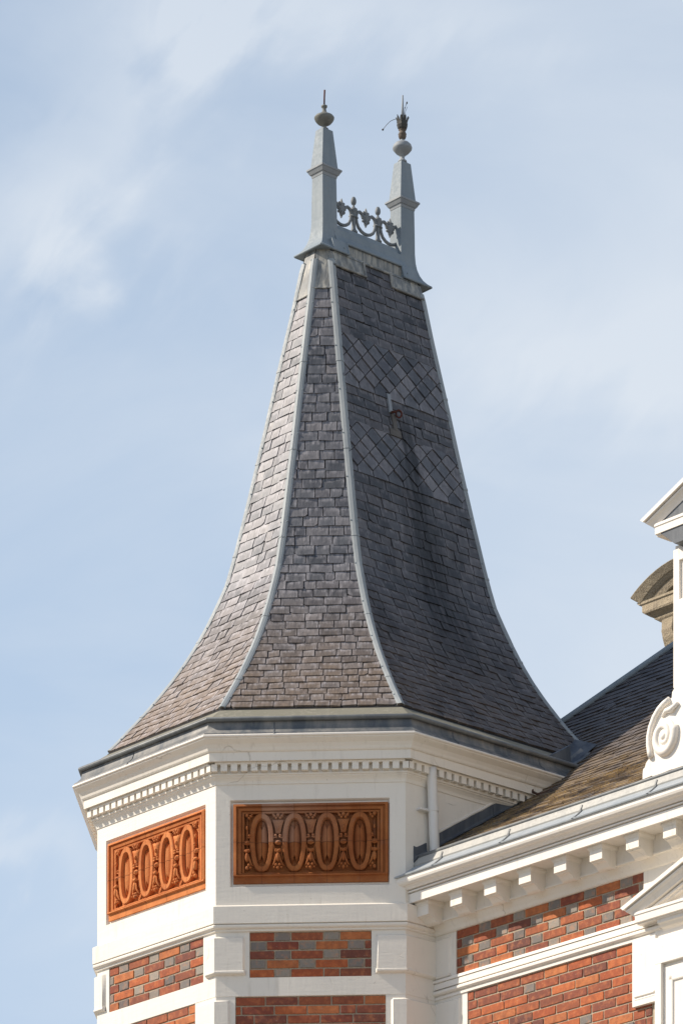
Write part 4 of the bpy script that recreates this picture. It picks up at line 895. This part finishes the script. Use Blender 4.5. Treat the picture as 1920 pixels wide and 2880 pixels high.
def pediment(par, ctr, tip, zt, slope, A_, d, hgt_fascia, rk, mat, orn=True):
    """triangular pediment: horizontal cornice, two raking cornices, tympanum. tip: b of the left end; d: projection"""
    hw_ = abs(tip-ctr)
    q = MB(); ext(q, [(A_+.05, zt-.06), (A_-d+.03, zt-.06), (A_-d+.03, zt-.052), (A_-d+.012, zt-.05), (A_-d+.010, zt-.004), (A_-d+.004, zt), (A_-d+.004, zt+.018), (A_+.05, zt+.03)], ctr+hw_-.095, ctr-hw_+.095)
    ext(q, [(A_+.05, zt-.125), (A_-.012, zt-.125), (A_-.020, zt-.115), (A_-.040, zt-.108), (A_-.055, zt-.092), (A_-.070, zt-.085), (A_-.072, zt-.06), (A_+.05, zt-.06)], ctr+hw_-.27, ctr-hw_+.27)
    q.build('pediment_base', mat, par)
    for sg in (1, -1):
        q = MB(); ang = math.atan(slope); 
        prof = [(0, -.132), (d-.062, -.132), (d-.060, -.118), (d-.040, -.116), (d-.038, -.104), (d-.052, -.102), (d-.052, -.095), (d-.018, -.093), (d-.012, -.080), (d+.002, -.062), (d+.018, -.050), (d+.020, -.040), (d+.002, -.038), (d+.002, -.031), (d+.036, -.030), (d+.036, -.004), (d+.032, 0), (0, 0)]
        R = []
        for s_ in (0, 1):
            bb = ctr + sg*hw_*(1-s_); zz = zt + .062 + hw_*slope*s_
            row_ = []
            for o, h in prof:
                # plumb-cut at the apex, cut level with the base cornice at the foot
                sh = 0 if s_ else h*.9
                row_.append((A_-o, bb + sg*sh, zz + h/cos(ang) + (-sh*slope*1. if not s_ else 0)))
            R.append(row_)
        q.loft(R); q.build('raking_cornice', mat, par)
    q = MB(); q.loft([[(A_-.02, ctr+hw_-.14, zt+.01), (A_-.02, ctr-hw_+.14, zt+.01), (A_-.02, ctr, zt+hw_*slope-.04)], [(A_+.1, ctr+hw_-.14, zt+.01), (A_+.1, ctr-hw_+.14, zt+.01), (A_+.1, ctr, zt+hw_*slope-.04)]]); q.build('tympanum', mat, par)
    if orn:
        q = MB()
        for sg in (1, -1):
            pts = [];
            for k in range(26):
                t_ = k/25*2.6*pi; r_ = .040*(1-k/32); pts.append((A_-.045, ctr+sg*(hw_-.56+.0) - sg*r_*cos(t_)*1.1, zt+.062+r_*sin(t_)))
            q.tube(pts, .012, 8); q.tube([(A_-.04, ctr+sg*(hw_-.60), zt+.03), (A_-.04, ctr+sg*(hw_-.72), zt+.075), (A_-.045, ctr+sg*(hw_-.80), zt+.12), (A_-.04, ctr+sg*(hw_-.95), zt+.13)], [.014, .022, .016, .01], 8)
            for k in range(5): q.ball((A_-.04, ctr+sg*(hw_-.66-.07*k), zt+.05+.022*k), .02, .02, .028, 8, 6)
        q.build('carved_scroll', mat, par, smooth=True)
pediment(bld, WC, -1.965, 9.970, .365, AM, .115, .05, 1, WHITE2)

# ================================================================== WHITE DORMER
dor = root_empty('dormer', 1.6, WC, 10.80, 'white painted gabled dormer with scroll foot standing behind the gutter at the right edge', 'dormer')
q = MB(); hwD = abs(-2.335-WC)
q.box(AM-.0, 3.4, WC-hwD, WC+hwD, 10.70, 12.39); q.build('wall', WHITE2, dor)
q = MB()
for s_ in (1, -1):
    q.box(AM-.018, AM+.01, *sorted((WC+s_*(hwD-.052), WC+s_*(hwD+.004))), 11.44, 12.36)
    q.box(AM-.018, AM+.01, *sorted((WC+s_*(hwD-.2), WC+s_*(hwD-.05))), 11.44, 12.02)
q.box(AM-.018, AM+.01, WC-hwD+.05, WC+hwD-.05, 12.28, 12.36)
q.build('pilaster', WHITE2, dor, bevel=.004)
q = MB(); q.box(AM-.006, AM+.01, WC-.42, WC+.42, 11.2, 12.15); q.build('window', GLASS, dor)
q = MB()
for b0, b1, z0, z1 in ((WC-.46, WC+.46, 12.15, 12.2), (WC-.46, WC-.42, 11.2, 12.15), (WC+.42, WC+.46, 11.2, 12.15), (WC-.02, WC+.02, 11.2, 12.15), (WC-.48, WC+.48, 11.14, 11.2)): q.box(AM-.03, AM+.01, b0, b1, z0, z1)
q.build('window_frame', WHITE2, dor, bevel=.004)
pediment(dor, WC, -2.155, 12.515, .43, AM-.0, .12, .05, 1, WHITE2, False)
q = MB(); sl = .43
q.loft([[(a, WC+.86, 12.575), (a, WC, 12.575+.86*sl), (a, WC-.86, 12.575), (a, WC-.6, 12.36), (a, WC+.6, 12.36)] for a in (AM-.1, 3.9)]); q.build('roof', LEAD, dor)
# scroll foot
for s_ in (1, -1):
    e = lambda x: x if s_ == 1 else 2*WC-x
    out = [(-2.372, 11.47), (-2.366, 11.44), (-2.336, 11.41), (-2.332, 11.375), (-2.300, 11.368), (-2.250, 11.352), (-2.205, 11.325), (-2.165, 11.285), (-2.130, 11.225), (-2.113, 11.165), (-2.112, 11.110), (-2.120, 11.060), (-2.130, 11.022), (-2.110, 11.012), (-2.092, 10.995), (-2.085, 10.972), (-2.066, 10.962), (-2.062, 10.93), (-2.062, 10.80), (-2.45, 10.80), (-2.45, 11.47)]
    q = MB(); q.loft([[(a, e(x), z) for x, z in out] for a in (AM-.035, AM+.14)])
    sc = q.build('scroll_foot', WHITE2, dor, bevel=.004)
    q = MB(); rim = [(x-.020, z-.004) for x, z in out[4:13]]
    q.tube([(AM-.042, e(x), z) for x, z in rim], .021, 10)
    pts = []; cx_, cz_ = -2.268, 11.130
    for k in range(60):
        t_ = radians(200) - k/59*radians(640); r_ = .128*(1-k/70.)**1.2
        pts.append((AM-.040, e(cx_ - r_*cos(t_+pi)*.8), cz_ + r_*sin(t_+pi)*.98))
    q.tube(pts, [.034-.020*k/59 for k in range(60)], 10); q.ball((AM-.034, e(cx_), cz_), .018, .105, .125, 20, 10)
    q.ball((AM-.045, e(cx_), cz_), .022, .028, .028, 12, 8)
    q.tube([(AM-.04, e(-2.25), 11.265), (AM-.045, e(-2.29), 11.295), (AM-.05, e(-2.34), 11.290), (AM-.045, e(-2.40), 11.32)], [.008, .016, .022, .012], 10)
    q.build('volute', WHITE2, sc, smooth=True)

# ================================================================== STONE DORMER BEHIND THE HIP
AS = 5.3
sd = root_empty('stone_gable', AS+.2, 1.48, 11.9, 'weathered brown stone gable with a curved top on a carved console, behind the slate hip', 'gable')

SC = 1.365
def arc(hw_, z0, z1, n_=18):     # segmental arch from (SC+hw_, z0) over (SC, z1)
    h = z1-z0; R_ = (hw_*hw_+h*h)/(2*h); cz_ = z1-R_; a_ = math.asin(hw_/R_)
    return [(SC+R_*sin(a_-2*a_*k/n_), cz_+R_*cos(a_-2*a_*k/n_)) for k in range(n_+1)]
q = MB()
def band(o0, o1, hwA, zA0, zA1, hwB, zB0, zB1):
    A_, B_ = arc(hwA, zA0, zA1), arc(hwB, zB0, zB1)
    q.loft([[(AS-o1, *A_[k]), (AS-o0, *B_[k]), (AS+.12, *B_[k]), (AS+.12, *A_[k])] for k in range(len(A_))])
band(.10, .145, .56, 14.170, 14.360, .48, 14.110, 14.300)
band(.07, .10, .49, 14.110, 14.305, .44, 14.095, 14.270)
band(.05, .07, .45, 14.095, 14.270, .33, 14.095, 14.210)
q.build('curved_pediment', STONE, sd, bevel=.008)
q = MB(); q.box(AS-.0, AS+.1, SC-.4, SC+.4, 14.095, 14.215); q.build('tympanum', STONE, sd)
q = MB(); e = lambda o, z, w_: [(AS-o, SC+w_, z), (AS-o, SC-w_, z), (AS+.3, SC-w_, z), (AS+.3, SC+w_, z)]
q.loft([e(-.0, 13.900, .24), e(.02, 13.920, .28), e(.03, 13.945, .33), e(.045, 13.965, .36), e(.05, 13.980, .385), e(.035, 13.990, .37), e(.05, 14.005, .42), e(.085, 14.030, .455), e(.09, 14.045, .475), e(.09, 14.100, .475), e(.10, 14.105, .50), e(.10, 14.130, .53), e(.05, 14.135, .50)])
q.build('base_cornice', STONE, sd, bevel=.005)
for s_ in (1, -1):
    q = MB(); P_ = [(.075, 13.935), (.080, 13.900), (.082, 13.845), (.070, 13.785), (.045, 13.725), (.025, 13.665), (.02, 13.545), (.02, 13.345)]
    q.loft([[(AS-o, SC+s_*(.265), z), (AS-o, SC+s_*.145, z), (AS+.1, SC+s_*.145, z), (AS+.1, SC+s_*.265, z)] for o, z in P_])
    q.ball((AS-.05, SC+s_*.145, 13.845), .045, .012, .045, 12, 8); q.ball((AS-.05, SC+s_*.265, 13.845), .03, .014, .03, 12, 8)
    q.build('console', STONE, sd, bevel=.004)
q = MB(); q.box(AS+.0, AS+.5, SC-.24, SC+.24, 12.0, 13.915); q.build('wall', STONE, sd)

# ================================================================== LOOSE FITTINGS
dp = root_empty('downpipe', 1.16, -.05, 10.80, 'white downpipe running from the turret cornice down to the gutter of the brick building', 'drainpipe')
q = MB(); pa = [(1.146, -.052, 11.452), (1.148, -.052, 11.40), (1.160, -.052, 11.18), (1.176, -.052, 10.86), (1.18, -.052, 10.74)]
q.tube(pa, .036, 18); q.build('pipe', PIPE, dp, smooth=True)
q = MB(); q.tube([(1.1625, -.052, 11.145), (1.1605, -.052, 11.175)], .0395, 18); q.tube([(1.1500, -.052, 11.385), (1.1495, -.052, 11.392)], .038, 18)
q.build('socket', PIPE, dp, smooth=False)
q = MB(); q.box(1.05, 1.16, -.04, .0, 11.145, 11.160); q.tube([(1.10, -.055, 11.152), (1.10, .0, 11.152)], .006); q.build('bracket', PIPE, dp)

hk = root_empty('roof_hook', 2.10, -.14, 11.45, 'rusty curved iron hook lying on the slates beside the turret flashing', 'roof hook', 'iron roof hooks')
q = MB(); q.tube([(2.16, -.05, 11.59), (2.12, -.06, 11.54), (2.095, -.10, 11.475), (2.09, -.15, 11.445), (2.11, -.20, 11.445), (2.16, -.225, 11.475), (2.20, -.225, 11.50)], .0095, 8); q.build('bar', RUSTB, hk, smooth=True)
hk = root_empty('roof_hook', 1.45, -1.90, 11.05, 'rusty iron hook half hidden behind the scroll foot of the white dormer', 'roof hook', 'iron roof hooks')
q = MB(); q.tube([(1.45, -1.92, 11.225), (1.45, -1.895, 11.205), (1.45, -1.885, 11.175), (1.45, -1.895, 11.140), (1.45, -1.930, 11.105), (1.45, -1.99, 11.09)], .009, 8); q.build('bar', RUST, hk, smooth=True)
def sp3(x, z, l): return Vector(spt(2, x, arc_of_z(z), l))
xm = 1.965-(A0+G/2)
rg_ = root_empty('iron_ring', 1.97, B0-.42, 14.5, 'rusty iron ring hanging from a pale metal strap on the shaded face of the spire', 'ring')
q = MB()
def strap(q, x0, x1, z0, z1, l): q.hexa([sp3(x0, z0, l), sp3(x1, z0, l), sp3(x1, z0, .005), sp3(x0, z0, .005), sp3(x0, z1, l), sp3(x1, z1, l), sp3(x1, z1, .005), sp3(x0, z1, .005)])
strap(q, xm-.066, xm-.037, 14.550, 14.695, .022); q.build('strap', ZINCP, rg_)
q = MB(); strap(q, xm-.072, xm-.032, 14.690, 14.712, .012); q.build('strap_hole', UNDER, rg_); q = MB(); strap(q, xm-.050, xm-.010, 14.415, 14.54, .021); strap(q, xm-.09, xm+.02, 14.365, 14.42, .0195); q.build('patch', LEADB, rg_)
q = MB(); c0 = sp3(xm+.0, 14.545, .045)
q.tube([c0+Vector((.019*cos(t_), -.010*cos(t_), .027*sin(t_)-.006)) for t_ in [2*pi*k/20 for k in range(21)]], .0068, 8)
q.tube([sp3(xm-.055, 14.548, .02), sp3(xm-.03, 14.55, .04), sp3(xm-.02, 14.545, .045)], .010, 8); q.build('ring', RUST, rg_, smooth=True)

# ================================================================== GROUND
me = bpy.data.meshes.new('ground'); me.from_pydata([(-600, -600, 0), (600, -600, 0), (600, 900, 0), (-600, 900, 0)], [], [(0, 1, 2, 3)]); me.materials.append(GROUND)
g_ = bpy.data.objects.new('ground', me); S_.collection.objects.link(g_); g_['kind'] = 'structure'
for o in bpy.data.objects:
    if '_base' in o: del o['_base']
